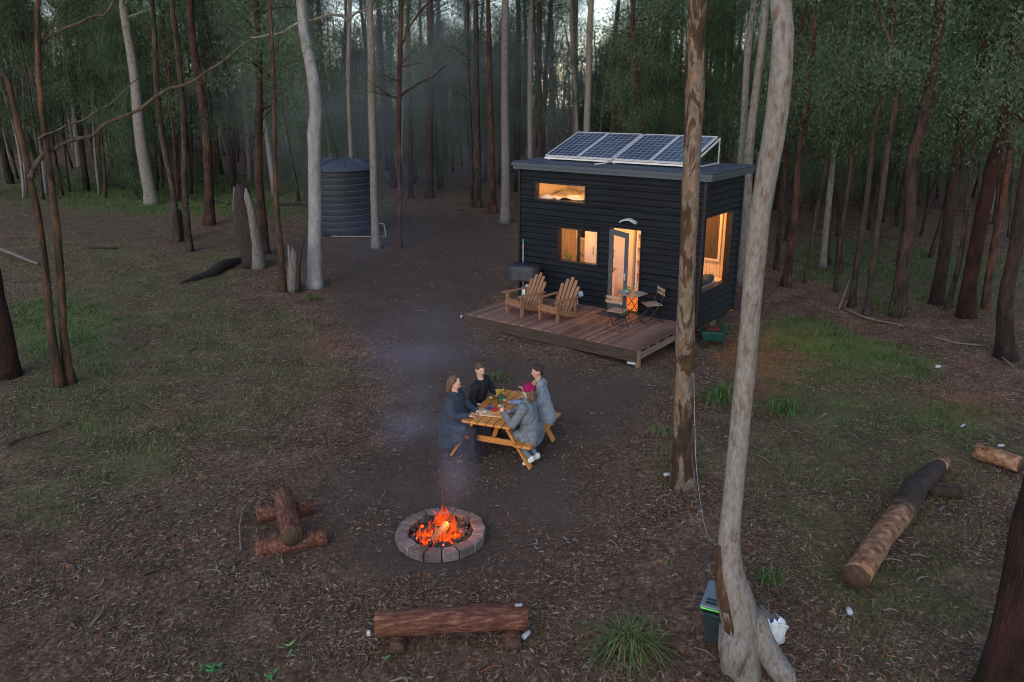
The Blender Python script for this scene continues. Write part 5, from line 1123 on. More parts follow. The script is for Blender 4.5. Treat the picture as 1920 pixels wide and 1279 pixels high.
bp = nt.nodes.new('ShaderNodeBump'); bp.inputs['Strength'].default_value = .9; bp.inputs['Distance'].default_value = .035; nt.links.new(n1.outputs[0], bp.inputs['Height']); nt.links.new(bp.outputs[0], p.inputs['Normal'])
me.materials.append(gm)
g = bpy.data.objects.new('ground', me); col.objects.link(g); tag(g, kind='structure')
def sample(arr, x, y):
    i = np.clip(np.searchsorted(GX, x), 1, len(GX)-1); j = np.clip(np.searchsorted(GY, y), 1, len(GY)-1)
    fx = (x-GX[i-1])/(GX[i]-GX[i-1]); fy = (y-GY[j-1])/(GY[j]-GY[j-1])
    return (arr[j-1, i-1]*(1-fx)*(1-fy)+arr[j-1, i]*fx*(1-fy)+arr[j, i-1]*(1-fx)*fy+arr[j, i]*fx*fy)
# scattered leaf litter, twigs, grass blades (real little leaves; nobody could count them)
def quads(name, c, d, s, mats, mi):          # centre, half length vec, half width vec -> diamond leaves with a slight fold
    n = len(c); v = np.empty((n, 4, 3)); v[:, 0] = c-d; v[:, 1] = c+s-d*.1; v[:, 2] = c+d; v[:, 3] = c-s+d*.15
    me = bpy.data.meshes.new(name); mesh_np(me, v.reshape(-1, 3), np.arange(4*n).reshape(n, 4))
    for m in mats: me.materials.append(m)
    me.polygons.foreach_set('material_index', mi.astype(np.int32))
    return me
def scatter_xy(n, y0, y1, power=1.2):
    u = rng.random(n)
    a, b_ = y0**(1-power), y1**(1-power)
    y = (a+(b_-a)*u)**(1/(1-power)); x = (rng.random(n)*2-1)*(y*.68+1.5)
    return x, y
def outside_cabin(x, y):
    c, s = math.cos(YAW), math.sin(YAW); dx, dy = x-CX, y-CY; u = c*dx+s*dy; v = -s*dx+c*dy
    pit = (x+.97)**2+(y-9.4)**2 > .68**2
    return ~((u > -5.2) & (u < .0) & (v > -2.6) & (v < 2.2)) & pit
L_ = [flat('litter dark brown leaf', (0.080, 0.049, 0.030), .8, var=.3, scale=3), flat('litter brown leaf', (0.151, 0.088, 0.056), .75, var=.3, scale=3), flat('litter pale pink leaf', (0.258, 0.181, 0.140), .7, var=.25, scale=3), flat('litter grey leaf', (0.193, 0.171, 0.149), .7, var=.25, scale=3), flat('litter orange leaf', (0.385, 0.134, 0.033), .7, var=.3, scale=3)]
x, y = scatter_xy(430000, 4.2, 46, 1.05)
dens = 1-.62*sample(mb_, x, y)-.35*sample(mg_, x, y)
nz = np.array([mnoise.noise(Vector((a*.8, b_*.8, 2))) for a, b_ in zip(x, y)])
k = (rng.random(len(x)) < dens*np.clip(.42+1.9*nz, .08, 1)) & outside_cabin(x, y); x, y = x[k], y[k]; n = len(x)
z = sample(ZZ, x, y)+.006+rng.random(n)*.02
an = rng.random(n)*6.283; le = rng.uniform(.014, .048, n)*(1+.012*y); wd = le*rng.uniform(.13, .3, n)
d = np.stack([np.cos(an), np.sin(an), rng.uniform(-.25, .25, n)], -1)*le[:, None]; s = np.stack([-np.sin(an), np.cos(an), rng.uniform(-.5, .5, n)], -1)*wd[:, None]
mi = rng.choice(5, n, p=[.40, .40, .135, .057, .008])
lit = bpy.data.objects.new('leaf_litter', quads('leaf_litter', np.stack([x, y, z], -1), d, s, L_, mi)); col.objects.link(lit); tag(lit, 'fallen brown and pale leaves covering the forest floor', 'leaf litter', kind='stuff')
# twigs
n = 1500; x, y = scatter_xy(n, 4.5, 30, 1.1); k = outside_cabin(x, y) & (rng.random(n) > sample(mb_, x, y)*.7); x, y = x[k], y[k]
b = MB()
for a, c_ in zip(x, y):
    t = random.uniform(0, 6.28); ln = random.uniform(.08, .35); z = float(sample(ZZ, np.array([a]), np.array([c_]))[0])+.012
    p0 = Vector((a, c_, z)); b.tube([p0, p0+Vector((math.cos(t)*ln*.5, math.sin(t)*ln*.5, .012)), p0+Vector((math.cos(t+.3)*ln, math.sin(t+.3)*ln, .002))], [.005, .004, .002], 4)
tag(b.build('fallen_twigs', nm('twig bark', [(.3, (.04, .028, .024)), (.7, (.16, .12, .10))], 8, rough=.9, bump=0)), 'thin fallen twigs lying among the leaf litter', 'twigs', kind='stuff')
b = MB(); x, y = scatter_xy(700, 4.6, 34, 1.1); k = outside_cabin(x, y) & (rng.random(len(x)) > sample(mb_, x, y)*.85); x, y = x[k], y[k]
for a, c_ in zip(x, y):
    t = random.uniform(0, 6.28); ln = random.uniform(.07, .24)*(1+.02*c_); w = random.uniform(.010, .024); z = float(sample(ZZ, np.array([a]), np.array([c_]))[0])+.01; d = Vector((math.cos(t), math.sin(t), 0)); s_ = Vector((-d.y, d.x, 0)); vs = []
    for i in range(5):
        q = Vector((a, c_, z+.012*math.sin(i*.8)+.006))+d*ln*(i/4-.5)*2*.5+s_*.015*math.sin(i*1.1+t); ww = w*(1-.12*abs(i-2)); vs += [q-s_*ww+Vector((0, 0, .012)), q, q+s_*ww+Vector((0, 0, .010))]
    b.add(vs, [(3*i+j, 3*i+j+1, 3*i+j+4, 3*i+j+3) for i in range(4) for j in range(2)], random.choice((0, 0, 1, 2)))
tag(b.build('bark_strips', [flat('fallen bark brown', (.085, .050, .036), .9, var=.35), flat('fallen bark grey', (.17, .14, .12), .9, var=.3), flat('fallen bark red', (.16, .065, .035), .9, var=.3)]), 'curled strips of shed bark lying among the leaves', 'bark strips', kind='stuff')
# grass
x, y = scatter_xy(420000, 4.5, 60, .9)
gd = np.clip(sample(mg_, x, y)-.7*sample(mb_, x, y), 0, 1)
nz = np.array([mnoise.noise(Vector((a*1.3, b_*1.3, 8)))+.5*mnoise.noise(Vector((a*.4, b_*.4, 3))) for a, b_ in zip(x, y)])
k = (rng.random(len(x)) < np.clip(gd*1.1+.26*(1-sample(mb_, x, y)), 0, 1)*np.clip(.5+1.7*nz, 0, 1)) & outside_cabin(x, y); x, y = x[k], y[k]; n = len(x); gd = gd[k]
z = sample(ZZ, x, y); hgt = rng.uniform(.018, .055, n)*(1+1.1*gd)*(1+.02*y); an = rng.random(n)*6.283; ln = rng.uniform(.2, 1.1, n)
tip = np.stack([np.cos(an)*hgt*ln, np.sin(an)*hgt*ln, hgt], -1); base = np.stack([x, y, z-.005], -1); wv = np.stack([-np.sin(an), np.cos(an), an*0], -1)*(.0026+.0004*y)[:, None]
v = np.empty((n, 3, 3)); v[:, 0] = base-wv; v[:, 1] = base+wv; v[:, 2] = base+tip
me = bpy.data.meshes.new('grass'); mesh_np(me, v.reshape(-1, 3), np.arange(3*n).reshape(n, 3))
for m in G_: me.materials.append(m)
me.polygons.foreach_set('material_index', np.where(rng.random(n) < np.clip(gd*1.6+.12, 0, .92), rng.choice(2, n), 2).astype(np.int32))
o = bpy.data.objects.new('grass', me); col.objects.link(o); tag(o, 'short green grass growing in patches between the trees', 'grass', kind='stuff')
print('litter', len(lit.data.polygons), 'grass', n)
# ================================================================ TREES
def leafmat(name, c, v=.3):
    m, nt, p = new_mat(name)
    oi = nt.nodes.new('ShaderNodeObjectInfo'); n = noise_tex(nt, .8, detail=3); r = ramp(nt, [(.3, tuple(x*(1-v) for x in c)), (.7, tuple(x*(1+v) for x in c))]); nt.links.new(n.outputs[0], r.inputs[0])
    hs = nt.nodes.new('ShaderNodeHueSaturation'); mr = nt.nodes.new('ShaderNodeMapRange'); mr.inputs[3].default_value = .6; mr.inputs[4].default_value = 1.4
    nt.links.new(oi.outputs['Random'], mr.inputs[0]); nt.links.new(mr.outputs[0], hs.inputs['Value']); nt.links.new(r.outputs[0], hs.inputs['Color'])
    nt.links.new(hs.outputs[0], p.inputs['Base Color']); p.inputs['Roughness'].default_value = .75; p.inputs['Specular IOR Level'].default_value = .08
    return m
LF = [leafmat('gum leaf deep green', (0.035, 0.068, 0.039)), leafmat('gum leaf olive', (0.070, 0.104, 0.048)), leafmat('gum leaf grey green', (0.094, 0.130, 0.095))]
LD = [leafmat('needle deep green', (0.025, 0.059, 0.034)), leafmat('needle green', (0.045, 0.092, 0.045)), leafmat('needle brown', (0.084, 0.070, 0.042))]
def leaf_np(cl, nper, spread, ll, lw, droop, rg):
    c = np.repeat(cl, nper, 0); n = len(c)
    c = c+rg.normal(0, 1, (n, 3))*np.array(spread)
    a = rg.random(n)*6.283; dz = -droop+rg.normal(0, .45, n); d = np.stack([np.cos(a), np.sin(a), dz], -1); d /= np.linalg.norm(d, axis=1)[:, None]
    s = np.cross(d, rg.normal(0, 1, (n, 3))); s /= np.linalg.norm(s, axis=1)[:, None]
    l = rg.uniform(.7, 1.2, n)*ll/2
    return c, d*l[:, None], s*(lw/2*rg.uniform(.7, 1.2, n))[:, None]
def limb(b, p, q, r0, r1, rr, n=5, wob=.12, seg=5):
    p, q = Vector(p), Vector(q); L = (q-p).length; pts = []; o1 = Vector((rr.uniform(-1, 1), rr.uniform(-1, 1), rr.uniform(-.6, .6)))*wob*L
    for i in range(seg+1):
        t = i/seg; pts.append(p.lerp(q, t)+o1*math.sin(math.pi*t)+Vector((rr.uniform(-1, 1), rr.uniform(-1, 1), 0))*wob*.15*L*(0 < i < seg)-Vector((0, 0, 1))*(.10*L*t*t)*0)
    b.tube(pts, [r0+(r1-r0)*i/seg for i in range(seg+1)], n); return pts
class Kind: pass
def make_kind(seed, h, zc0, zc1, rad, nl, nper, ll, lw, mats, trunk_r, droop=.8, spread=(.30, .30, .24), lean=.3, taper=.35):
    rr = random.Random(seed); rg = np.random.default_rng(seed); K = Kind(); b = MB()
    ph = rr.uniform(0, 6.28); n = 16; ax = lambda z: Vector((lean*math.sin(z/h*2.4+ph)-lean*math.sin(ph), lean*.7*math.sin(z/h*3.1+ph*2)-lean*.7*math.sin(ph*2), z))
    pts = [ax(h*i/n) for i in range(n+1)]; pts[0].z = -.25
    b.tube(pts, [trunk_r*(1-(1-taper)*i/n)*(1.25 if i == 0 else 1) for i in range(n+1)], 8, jit=.05, seed=seed)
    cl = []
    for i in range(nl):
        t = rr.random()**.85; z = zc0+(zc1-zc0)*t; a = rr.uniform(0, 6.28); env = math.sin(math.pi*min(1, .12+.88*t))**.5*(1-.35*t)
        r = rad*env*rr.uniform(.35, 1); p = ax(min(h*.98, z*.92)); q = Vector((p.x+r*math.cos(a), p.y+r*math.sin(a), z+rr.uniform(-.1, .5)*r))
        pts = limb(b, p, q, max(.012, trunk_r*.22*(1-.5*t)), .006, rr, 4)
        for f in (1.0, .82, .62): 
            for _ in range(2 if f == 1 else 1):
                w = p.lerp(q, f) if f < 1 else q
                cl.append((w.x+rr.gauss(0, .22), w.y+rr.gauss(0, .22), w.z+rr.gauss(0, .15)))
    K.trunk = b; K.h = h
    c, d, s = leaf_np(np.array(cl), nper, spread, ll, lw, droop, rg)
    K.crown = quads('crown', c, d, s, mats, rg.choice(3, len(c), p=[.45, .35, .20]))
    K.tm = {}
    return K
def kind_trunk(K, bark):
    if bark not in K.tm:
        me = bpy.data.meshes.new('trunk'); me.from_pydata(K.trunk.v, [], K.trunk.f); me.materials.append(MT[bark]); me.polygons.foreach_set('use_smooth', [True]*len(K.trunk.f)); me.update(); K.tm[bark] = me
    return K.tm[bark]
SAP = [make_kind(100+i, 7.8+i*.55, 2.6+.6*(i % 3), 8.2+i*.55, 1.9, 40, 84, .125, .022, LF if i % 3 else LD, .075, lean=.5, taper=.25) for i in range(6)]
CAS = [make_kind(200+i, 7.5+i, 1.0, 8.3+i, 2.3, 56, 110, .22, .014, LD, .10, droop=1.3, lean=.4, spread=(.36, .36, .28)) for i in range(3)]
TALL = [make_kind(300+i, 21, 10.5-(i % 3)*.8, 22, 3.2, 44, 66, .20, .038, LF, .19, lean=.7, spread=(.42, .42, .3)) for i in range(5)]
POLE = [make_kind(600+i, 13+i, 7.5, 13.6+i, 1.5, 20, 50, .17, .032, LF, .075, lean=.9, taper=.45) for i in range(4)]
BUSH = [make_kind(400+i, 1.7, .25, 1.8, 1.0, 26, 40, .10, .024, LF if i else LD, .03, lean=.1, spread=(.17, .17, .14)) for i in range(3)]
def plant(K, bark, name, x, y, sc, label, cat, group):
    e = empty(name, (x, y, gz(x, y)-.02), random.uniform(0, 6.28), label, cat, group); e.scale = (sc, sc, sc*random.uniform(.9, 1.12))
    t = bpy.data.objects.new('trunk', kind_trunk(K, bark)); col.objects.link(t); t.parent = e
    c = bpy.data.objects.new('crown', K.crown); col.objects.link(c); c.parent = e
    return e
# ---- trees one can point to: base pixel and trunk course surveyed; stands on its own ground spot
def crown_for(path, rr, seed, style='tall', n=1):
    rg = np.random.default_rng(seed); out = []
    return out
def trunk_tree(name, label, bark, course, Y=None, depth_jit=.0, h_total=19, crown='tall', flare=1.25, n=22, jit=.06, branches=(), group=None, cat='tree', extra_root=None, cs=1.0, bbark=None, dz=.35):
    """course: [(px, py, width px)] from the base upward, in the tree's own upright plane at its base distance"""
    bx, by, bw = course[0]
    if Y is None: g_ = gat(bx, by)
    else: g_ = aty(bx, by, Y); g_.z = gz(g_.x, g_.y)
    Y = g_.y; rr = random.Random(hash(label) % 1000 if False else int(bx*7+by)); P = []; Rd = []
    for (x, y, w) in course:
        q = aty(x, y, Y); mm = (q-Vector((0, 0, H))).dot(_fw)/F; P.append(q); Rd.append(w*mm/2*(.97 if bark == 'mottled' else .89))
    P[0] = Vector((P[0].x, P[0].y, min(P[0].z, g_.z)-.15))
    base = Vector((g_.x, g_.y, g_.z))
    # refine
    pts = []; rad = []
    for i in range(len(P)-1):
        L = (P[i+1]-P[i]).length; k = max(2, int(L/.45))
        for j in range(k):
            t = j/k; a = P[max(0, i-1)]; d_ = P[min(len(P)-1, i+2)]
            q = .5*((2*P[i])+(P[i+1]-a)*t+(2*a-5*P[i]+4*P[i+1]-d_)*t*t+(-a+3*P[i]-3*P[i+1]+d_)*t**3)
            ph = (P[i].lerp(P[i+1], t)).z
            q = q+Vector((0, 1, 0))*(.10*math.sin(ph*.9+bx)*min(1, ph*.5))
            pts.append(q); rad.append(Rd[i]+(Rd[i+1]-Rd[i])*t)
    pts.append(P[-1]); rad.append(Rd[-1])
    top = pts[-1]; dirv = (pts[-1]-pts[-5]).normalized() if len(pts) > 5 else Vector((0, 0, 1)); dirv.z = max(dirv.z, .9); r_ = rad[-1]
    while top.z < h_total:
        dirv = (dirv+Vector((rr.uniform(-.06, .06), rr.uniform(-.06, .06), .03))).normalized(); top = top+dirv*.9; r_ *= .955; pts.append(top); rad.append(r_)
    # root flare
    for i in range(min(4, len(rad))):
        hh = pts[i].z-g_.z
        if hh < .5: rad[i] *= 1+(flare-1)*max(0, 1-hh/.5)
    e = empty(name, base, 0, label, cat, group)
    lp = [q-base for q in pts]
    b = MB(); b.tube(lp, rad, n, jit=jit, seed=int(bx))
    if extra_root:
        for rt in extra_root: b.tube([Vector(q)-base for q in rt[0]], rt[1], 10, jit=.08, seed=5)
    t = b.build('trunk', MT[bark], e, True); amp = {'gum': .006, 'gum_blue': .006, 'gum_spot': .004, 'mottled': .010}.get(bark, .016)*min(1, rad[0]*4)
    nrm = [v.normal.copy() for v in t.data.vertices]
    for v, nn in zip(t.data.vertices, nrm):
        c_ = v.co; v.co = c_+nn*amp*(mnoise.noise(Vector((c_.x*22, c_.y*22, c_.z*1.6+bx)))*1.2+mnoise.noise(Vector((c_.x*7, c_.y*7, c_.z*.9)))*1.4)
    for k, br in enumerate(branches):          # [(px, py, w)...] or with depth offset
        bb = MB(); bp_ = []; br_ = []
        for m_, (x, y, w) in enumerate(br): 
            q = aty(x, y, Y+dz*m_*.12); mm = (q-Vector((0, 0, H))).dot(_fw)/F; bp_.append(q-base); br_.append(w*mm/2)
        fp = []; frd = []
        for i in range(len(bp_)-1):
            for j in range(4): fp.append(bp_[i].lerp(bp_[i+1], j/4)+Vector((0, 0, .02*math.sin(i*4+j)))); frd.append(br_[i]+(br_[i+1]-br_[i])*j/4)
        fp.append(bp_[-1]); frd.append(br_[-1]); bb.tube(fp, frd, 8, jit=.06, seed=k); bb.build('branch', MT[bbark or bark], e, True)
    if crown:
        # boughs and leaf sprays high on the trunk
        rg = np.random.default_rng(int(bx+by)); bb = MB(); cl = []
        z0, z1, rad_c, nl, nper, ll, lw = {'tall': (9.5, 20, 3.0, 30, 60, .18, .034), 'high': (12, 20, 3.2, 26, 44, .22, .04), 'low': (3.8, 12, 1.9, 30, 100, .12, .020), 'wisp': (5.0, 13, 1.6, 18, 80, .12, .020)}[crown]
        for i in range(int(nl*cs)):
            z = rr.uniform(z0, min(z1, h_total)); ip = min(range(len(lp)), key=lambda q: abs(lp[q].z-z)); p_ = lp[ip]; a = rr.uniform(0, 6.28); r = rad_c*rr.uniform(.35, 1)
            q = Vector((p_.x+r*math.cos(a), p_.y+r*math.sin(a), p_.z+rr.uniform(.1, .8)*r*.8)); limb(bb, p_, q, max(.012, rad[ip]*.3), .006, rr, 4)
            for f in (1, .85, .65): w_ = p_.lerp(q, f); cl += [(w_.x+rr.gauss(0, .25), w_.y+rr.gauss(0, .25), w_.z+rr.gauss(0, .2)) for _ in range(2)]
        c, d, s = leaf_np(np.array(cl), nper, (.34, .34, .26), ll, lw, .9, rg)
        me = quads('crown', c, d, s, LF, rg.choice(3, len(c), p=[.45, .35, .20])); o = bpy.data.objects.new('crown', me); col.objects.link(o); o.parent = e; bb.build('crown_branching', MT[bark], o)
    return e
TT = trunk_tree
TT('gum_tree', 'broad pale grey-brown gum behind the track on the far side of the hollow stump', 'gum', [(284, 381, 27), (270, 300, 23), (255, 168, 21), (238, 60, 19), (231, 0, 18)])
TT('gum_tree', 'smooth rust red gum between the track and the hollow stump', 'red_bark', [(392, 420, 22), (393, 340, 18), (386, 240, 17), (376, 175, 15), (362, 84, 14), (358, 0, 14)])
TT('gum_tree', 'brown thin trunk fused with a dark stub beside the track', 'brown_bark', [(333, 452, 15), (322, 358, 11), (307, 269, 12), (296, 168, 11), (290, 86, 10), (284, 0, 9)])
TT('gum_tree', 'slim brown orange trunk leaning in from beside the dark stub', 'brown_bark', [(355, 470, 17), (348, 354, 12), (343, 235, 11), (331, 67, 11), (322, 0, 10)], branches=[[(327, 260, 5), (318, 200, 4), (316, 150, 3), (300, 90, 3)]])
TT('gum_tree', 'dark reddish trunk just behind the fused pair by the track', 'red_bark', [(337, 372, 13), (330, 290, 11), (319, 168, 10), (308, 60, 9), (303, 0, 8)], crown='wisp')
TT('forked_tree', 'mossy brown tree sending a long bare branch across the scene', 'orange_bark', [(112, 722, 24), (90, 580, 16), (72, 444, 14), (57, 354, 14), (52, 322, 13), (37, 235, 12), (20, 151, 11), (0, 128, 9)], crown=None, h_total=5, dz=1.0, bbark='mossy_bark',
   branches=[[(57, 335, 12), (70, 300, 10), (84, 288, 9), (114, 270, 8), (168, 256, 7), (195, 236, 7), (262, 203, 6), (319, 166, 6), (370, 149, 5), (417, 114, 5), (470, 76, 4), (540, 60, 3)], [(72, 262, 6), (95, 248, 5), (128, 236, 4), (168, 218, 4), (202, 198, 3), (240, 165, 2), (262, 140, 2)], [(20, 151, 9), (0, 130, 8), (-30, 120, 6)]])
TT('slender_tree', 'orange brown trunk twinned at the root with the mossy forked tree', 'orange_bark', [(131, 716, 24), (119, 624, 16), (104, 462, 15), (95, 354, 14), (88, 269, 12), (79, 151, 12), (76, 67, 11), (73, -10, 10)], crown='high', dz=1.0, bbark='mossy_bark',
   branches=[[(79, 82, 8), (95, 66, 6), (118, 57, 6), (161, 35, 5), (195, 29, 5), (215, 0, 4)], [(79, 77, 4), (95, 50, 3), (112, 12, 3)]])
TT('leaning_tree', 'thick dark red trunk cut off by the picture edge beside the mossy fork', 'right_bark', [(14, 703, 46), (4, 620, 38), (-6, 560, 32), (-22, 430, 28), (-60, 200, 24)], crown='high', h_total=14)
TT('gum_tree', 'pale slanting gum behind the mossy forked tree', 'gum', [(84, 365, 14), (81, 302, 13), (67, 235, 12), (50, 134, 11), (30, 20, 10), (26, 0, 10)], crown='wisp')
TT('gum_tree', 'thin pale bent gum rising from the green verge', 'gum', [(149, 312, 11), (141, 235, 10), (133, 170, 9), (124, 111, 9), (112, 20, 9), (109, 0, 9)], crown='wisp')
TT('gum_tree', 'thin red trunk next to the pale bent gum', 'red_bark', [(187, 326, 10), (171, 269, 8), (158, 161, 8), (147, 90, 8), (138, 0, 7)], crown='low')
TT('gum_tree', 'short pale grey trunk in the green verge', 'gum_spot', [(207, 318, 16), (202, 235, 13), (195, 168, 12), (175, 60, 10), (170, 0, 10)])
TT('gum_tree', 'dark brown trunk in front of dense green, near the broad pale gum', 'brown_bark', [(226, 328, 15), (214, 220, 12), (202, 118, 12), (188, 47, 11), (182, 0, 10)])
TT('gum_tree', 'red trunk half hidden by the broad pale gum', 'red_bark', [(293, 337, 13), (286, 269, 11), (272, 151, 10), (265, 50, 10), (262, 0, 9)], crown='wisp')
TT('gum_tree', 'slim reddish tree with a slight elbow behind the rust red gum', 'red_bark', [(437, 340, 11), (430, 218, 9), (427, 134, 9), (410, 90, 9), (405, 45, 9), (408, 0, 8)], crown='low')
TT('gum_tree', 'ragged red bark trunk right behind the hollow stump', 'red_bark', [(498, 474, 18), (492, 400, 17), (487, 336, 17), (486, 208, 15), (484, 100, 12), (480, 0, 11)], crown='low', cs=1.7)
TT('slender_tree', 'thin grey trunk with an orange streak beside the small broken stump', 'orange_bark', [(530, 546, 16), (527, 473, 12), (520, 372, 10), (514, 235, 9), (509, 100, 8), (505, 0, 8)], crown='wisp')
TT('gum_tree', 'big smooth blue grey gum with a double bend, before the water tank', 'gum_blue', [(591, 537, 34), (590, 500, 30), (590, 408, 28), (591, 302, 27), (590, 252, 28), (594, 205, 26), (586, 140, 25), (575, 90, 23), (567, 50, 21), (564, 0, 20)], crown='high', n=20, jit=.04, flare=1.15, branches=[[(566, 40, 4), (530, 60, 4), (505, 66, 3), (470, 70, 2)]])
TT('gum_tree', 'pale mottled gum touching the tank side', 'gum', [(706, 463, 20), (703, 400, 17), (701, 302, 17), (696, 185, 17), (695, 100, 15), (693, 0, 13)])
TT('gum_tree', 'thin pale gum rising behind the tank lid', 'gum', [(659, 400, 12), (658, 302, 10), (655, 200, 9), (654, 134, 9), (655, 0, 9)], branches=[[(654, 40, 7), (640, 28, 6), (620, 28, 5), (580, 38, 5), (545, 55, 4), (525, 62, 3)], [(655, 36, 5), (670, 22, 5), (700, 18, 4), (745, 12, 3)]])
TT('slender_tree', 'slender red brown tree in the gap by the tank with a curved bough', 'red_bark', [(748, 464, 13), (749, 400, 10), (749, 336, 9), (749, 185, 9), (750, 100, 10), (752, 17, 9), (752, 0, 9)], crown='wisp', branches=[[(755, 84, 5), (762, 62, 4), (769, 50, 4), (785, 25, 4), (810, 0, 3)], [(752, 181, 4), (770, 165, 4), (789, 155, 3), (815, 142, 3), (838, 122, 2)], [(749, 188, 3), (725, 175, 3), (700, 158, 2)]])
TT('gum_tree', 'dark trunk standing in blue smoke beyond the clearing', 'dark_bark', [(805, 370, 18), (806, 270, 15), (807, 151, 14), (806, 0, 12)])
TT('gum_tree', 'thinner dark trunk beside the one standing in smoke', 'dark_bark', [(770, 370, 11), (770, 270, 8), (768, 168, 8), (766, 0, 7)], crown='wisp')
TT('gum_tree', 'straight pale dimpled gum behind the cabin corner', 'gum_spot', [(947, 417, 21), (948, 330, 18), (947, 202, 17), (947, 0, 16)], crown='high')
TT('gum_tree', 'dark red trunk just before the straight dimpled gum', 'red_bark', [(925, 398, 17), (923, 330, 13), (921, 235, 12), (918, 120, 10), (915, 0, 9)])
TT('gum_tree', 'grey brown trunk beyond the leaf strewn clearing', 'brown_bark', [(897, 388, 14), (896, 300, 12), (894, 150, 11), (892, 0, 10)])
TT('slender_tree', 'very thin trunk beside the grey brown one beyond the clearing', 'brown_bark', [(885, 386, 8), (884, 300, 7), (880, 168, 6), (876, 0, 6)], crown='wisp')
TT('gum_tree', 'pale thin gum behind the roof edge near the straight dimpled gum', 'gum', [(996, 400, 12), (994, 296, 11), (994, 134, 11), (996, 0, 10)], Y=42)
TT('slender_tree', 'thin brown trunk behind the solar panels', 'brown_bark', [(1013, 400, 9), (1012, 250, 8), (1013, 0, 7)], Y=44, crown='low')
TT('gum_tree', 'pale clean gum rising behind the middle of the solar panels', 'gum', [(1101, 400, 16), (1100, 249, 15), (1103, 168, 14), (1108, 0, 12)], Y=38, crown='high')
TT('slender_tree', 'thin pale forked trunk next to the clean gum behind the panels', 'gum', [(1082, 400, 9), (1081, 235, 8), (1074, 100, 8), (1071, 0, 7)], Y=43, crown='wisp')
TT('gum_tree', 'brown trunk behind the last solar panels', 'brown_bark', [(1150, 410, 10), (1148, 250, 9), (1152, 100, 9), (1160, 0, 8)], Y=42)
TT('slender_tree', 'reddish thin trunk seen between panels and mottled tree', 'red_bark', [(1210, 400, 9), (1205, 250, 9), (1190, 100, 8), (1185, 0, 8)], Y=36, crown='low')
TT('mottled_tree', 'tall mottled brown tree standing in front of the cabin corner', 'mottled', [(1283, 907, 52), (1281, 850, 42), (1283, 740, 36), (1284, 640, 36), (1287, 470, 32), (1293, 345, 33), (1300, 235, 34), (1305, 134, 36), (1309, 0, 35)], crown='high', n=22, jit=.05, flare=1.15)
TT('gum_tree', 'lavender grey dimpled gum behind the cabin roof end', 'gum_spot', [(1384, 420, 17), (1388, 296, 16), (1394, 235, 15), (1404, 100, 15), (1416, 0, 14)], Y=28)
TT('gum_tree', 'grey green gum with swollen foot directly behind the cabin end', 'gum', [(1393, 532, 34), (1393, 480, 24), (1400, 400, 21), (1405, 300, 20), (1425, 100, 17), (1435, 0, 16)], crown='high')
_bt = [(1400, 1262, 70), (1393, 1230, 70), (1390, 1188, 74), (1380, 1130, 78), (1367, 1070, 58), (1368, 1020, 46), (1374, 960, 43), (1387, 860, 42), (1402, 713, 42), (1414, 556, 43), (1425, 400, 44), (1445, 269, 47), (1458, 134, 46), (1463, 0, 42)]
_bY = gat(1400, 1262).y; _q = lambda x, y, dy=0: aty(x, y, _bY+dy)
TT('pale_gum_tree', 'largest smooth pale gum with a swollen scarred base beside the bin', 'gum', _bt, crown='high', n=44, jit=.02, flare=1.0, extra_root=[([_q(1412, 1150), _q(1428, 1200, -.02), _q(1452, 1240, -.1), _q(1472, 1268, -.25), _q(1490, 1310, -.3)], [.13, .14, .135, .12, .05]), ([_q(1385, 1180), _q(1376, 1215, -.08), _q(1370, 1262, -.15)], [.2, .17, .10])])
_t = bpy.data.objects['pale_gum_tree']; _tr = [c for c in _t.children if c.name.startswith('trunk')][0]; b = MB(); _ring = {}
NB_ = 44; _V = [v.co for v in _tr.data.vertices]; _cam = Vector((0, 0, H))-_t.location; rows = []
for i in range(len(_V)//NB_):
    ring = _V[i*NB_:(i+1)*NB_]; zc = sum(v.z for v in ring)/NB_
    if zc > 1.62: break
    if zc < .32: continue
    ctr = sum(ring, Vector())/NB_; vd = (_cam-ctr).normalized(); lf = Vector((-vd.y, vd.x, 0)).normalized()*-1; tt = (zc-.32)/1.3; half = .50*math.sin(math.pi*min(1, tt*.9+.08))+.12
    ang = [math.atan2((v-ctr).dot(vd), (v-ctr).dot(lf)) for v in ring]; row = []
    for q in range(9):
        a = .80-.15*tt+half*(q/4-1)+.08*mnoise.noise(Vector((zc*5, 0, 2))); k = min(range(NB_), key=lambda m: abs((ang[m]-a+math.pi) % (2*math.pi)-math.pi)); r_ = (ring[k]-ctr).length
        row.append(ctr+(lf*math.cos(a)+Vector((vd.x, vd.y, 0)).normalized()*math.sin(a))*(r_+.004))
    rows.append(row)
if rows:
    b.add([q for r in rows for q in r], [(i*9+j, i*9+j+1, (i+1)*9+j+1, (i+1)*9+j) for i in range(len(rows)-1) for j in range(8)])
    b.build('bark_scar', nm('dark scarred bark', [(.3, (.016, .010, .007)), (.55, (.07, .035, .02)), (.75, (.17, .08, .045))], 5, (4, 4, .8), rough=.95, bump=.9, bdist=.02), _t, True)
TT('ironbark_tree', 'massive dark red furrowed trunk cut by the picture edge near the logs', 'right_bark', [(1884, 1330, 124), (1918, 1180, 112), (1962, 1000, 104), (2000, 850, 98), (2060, 400, 84), (2120, 0, 70)], crown='high', n=30, jit=.05, h_total=15)
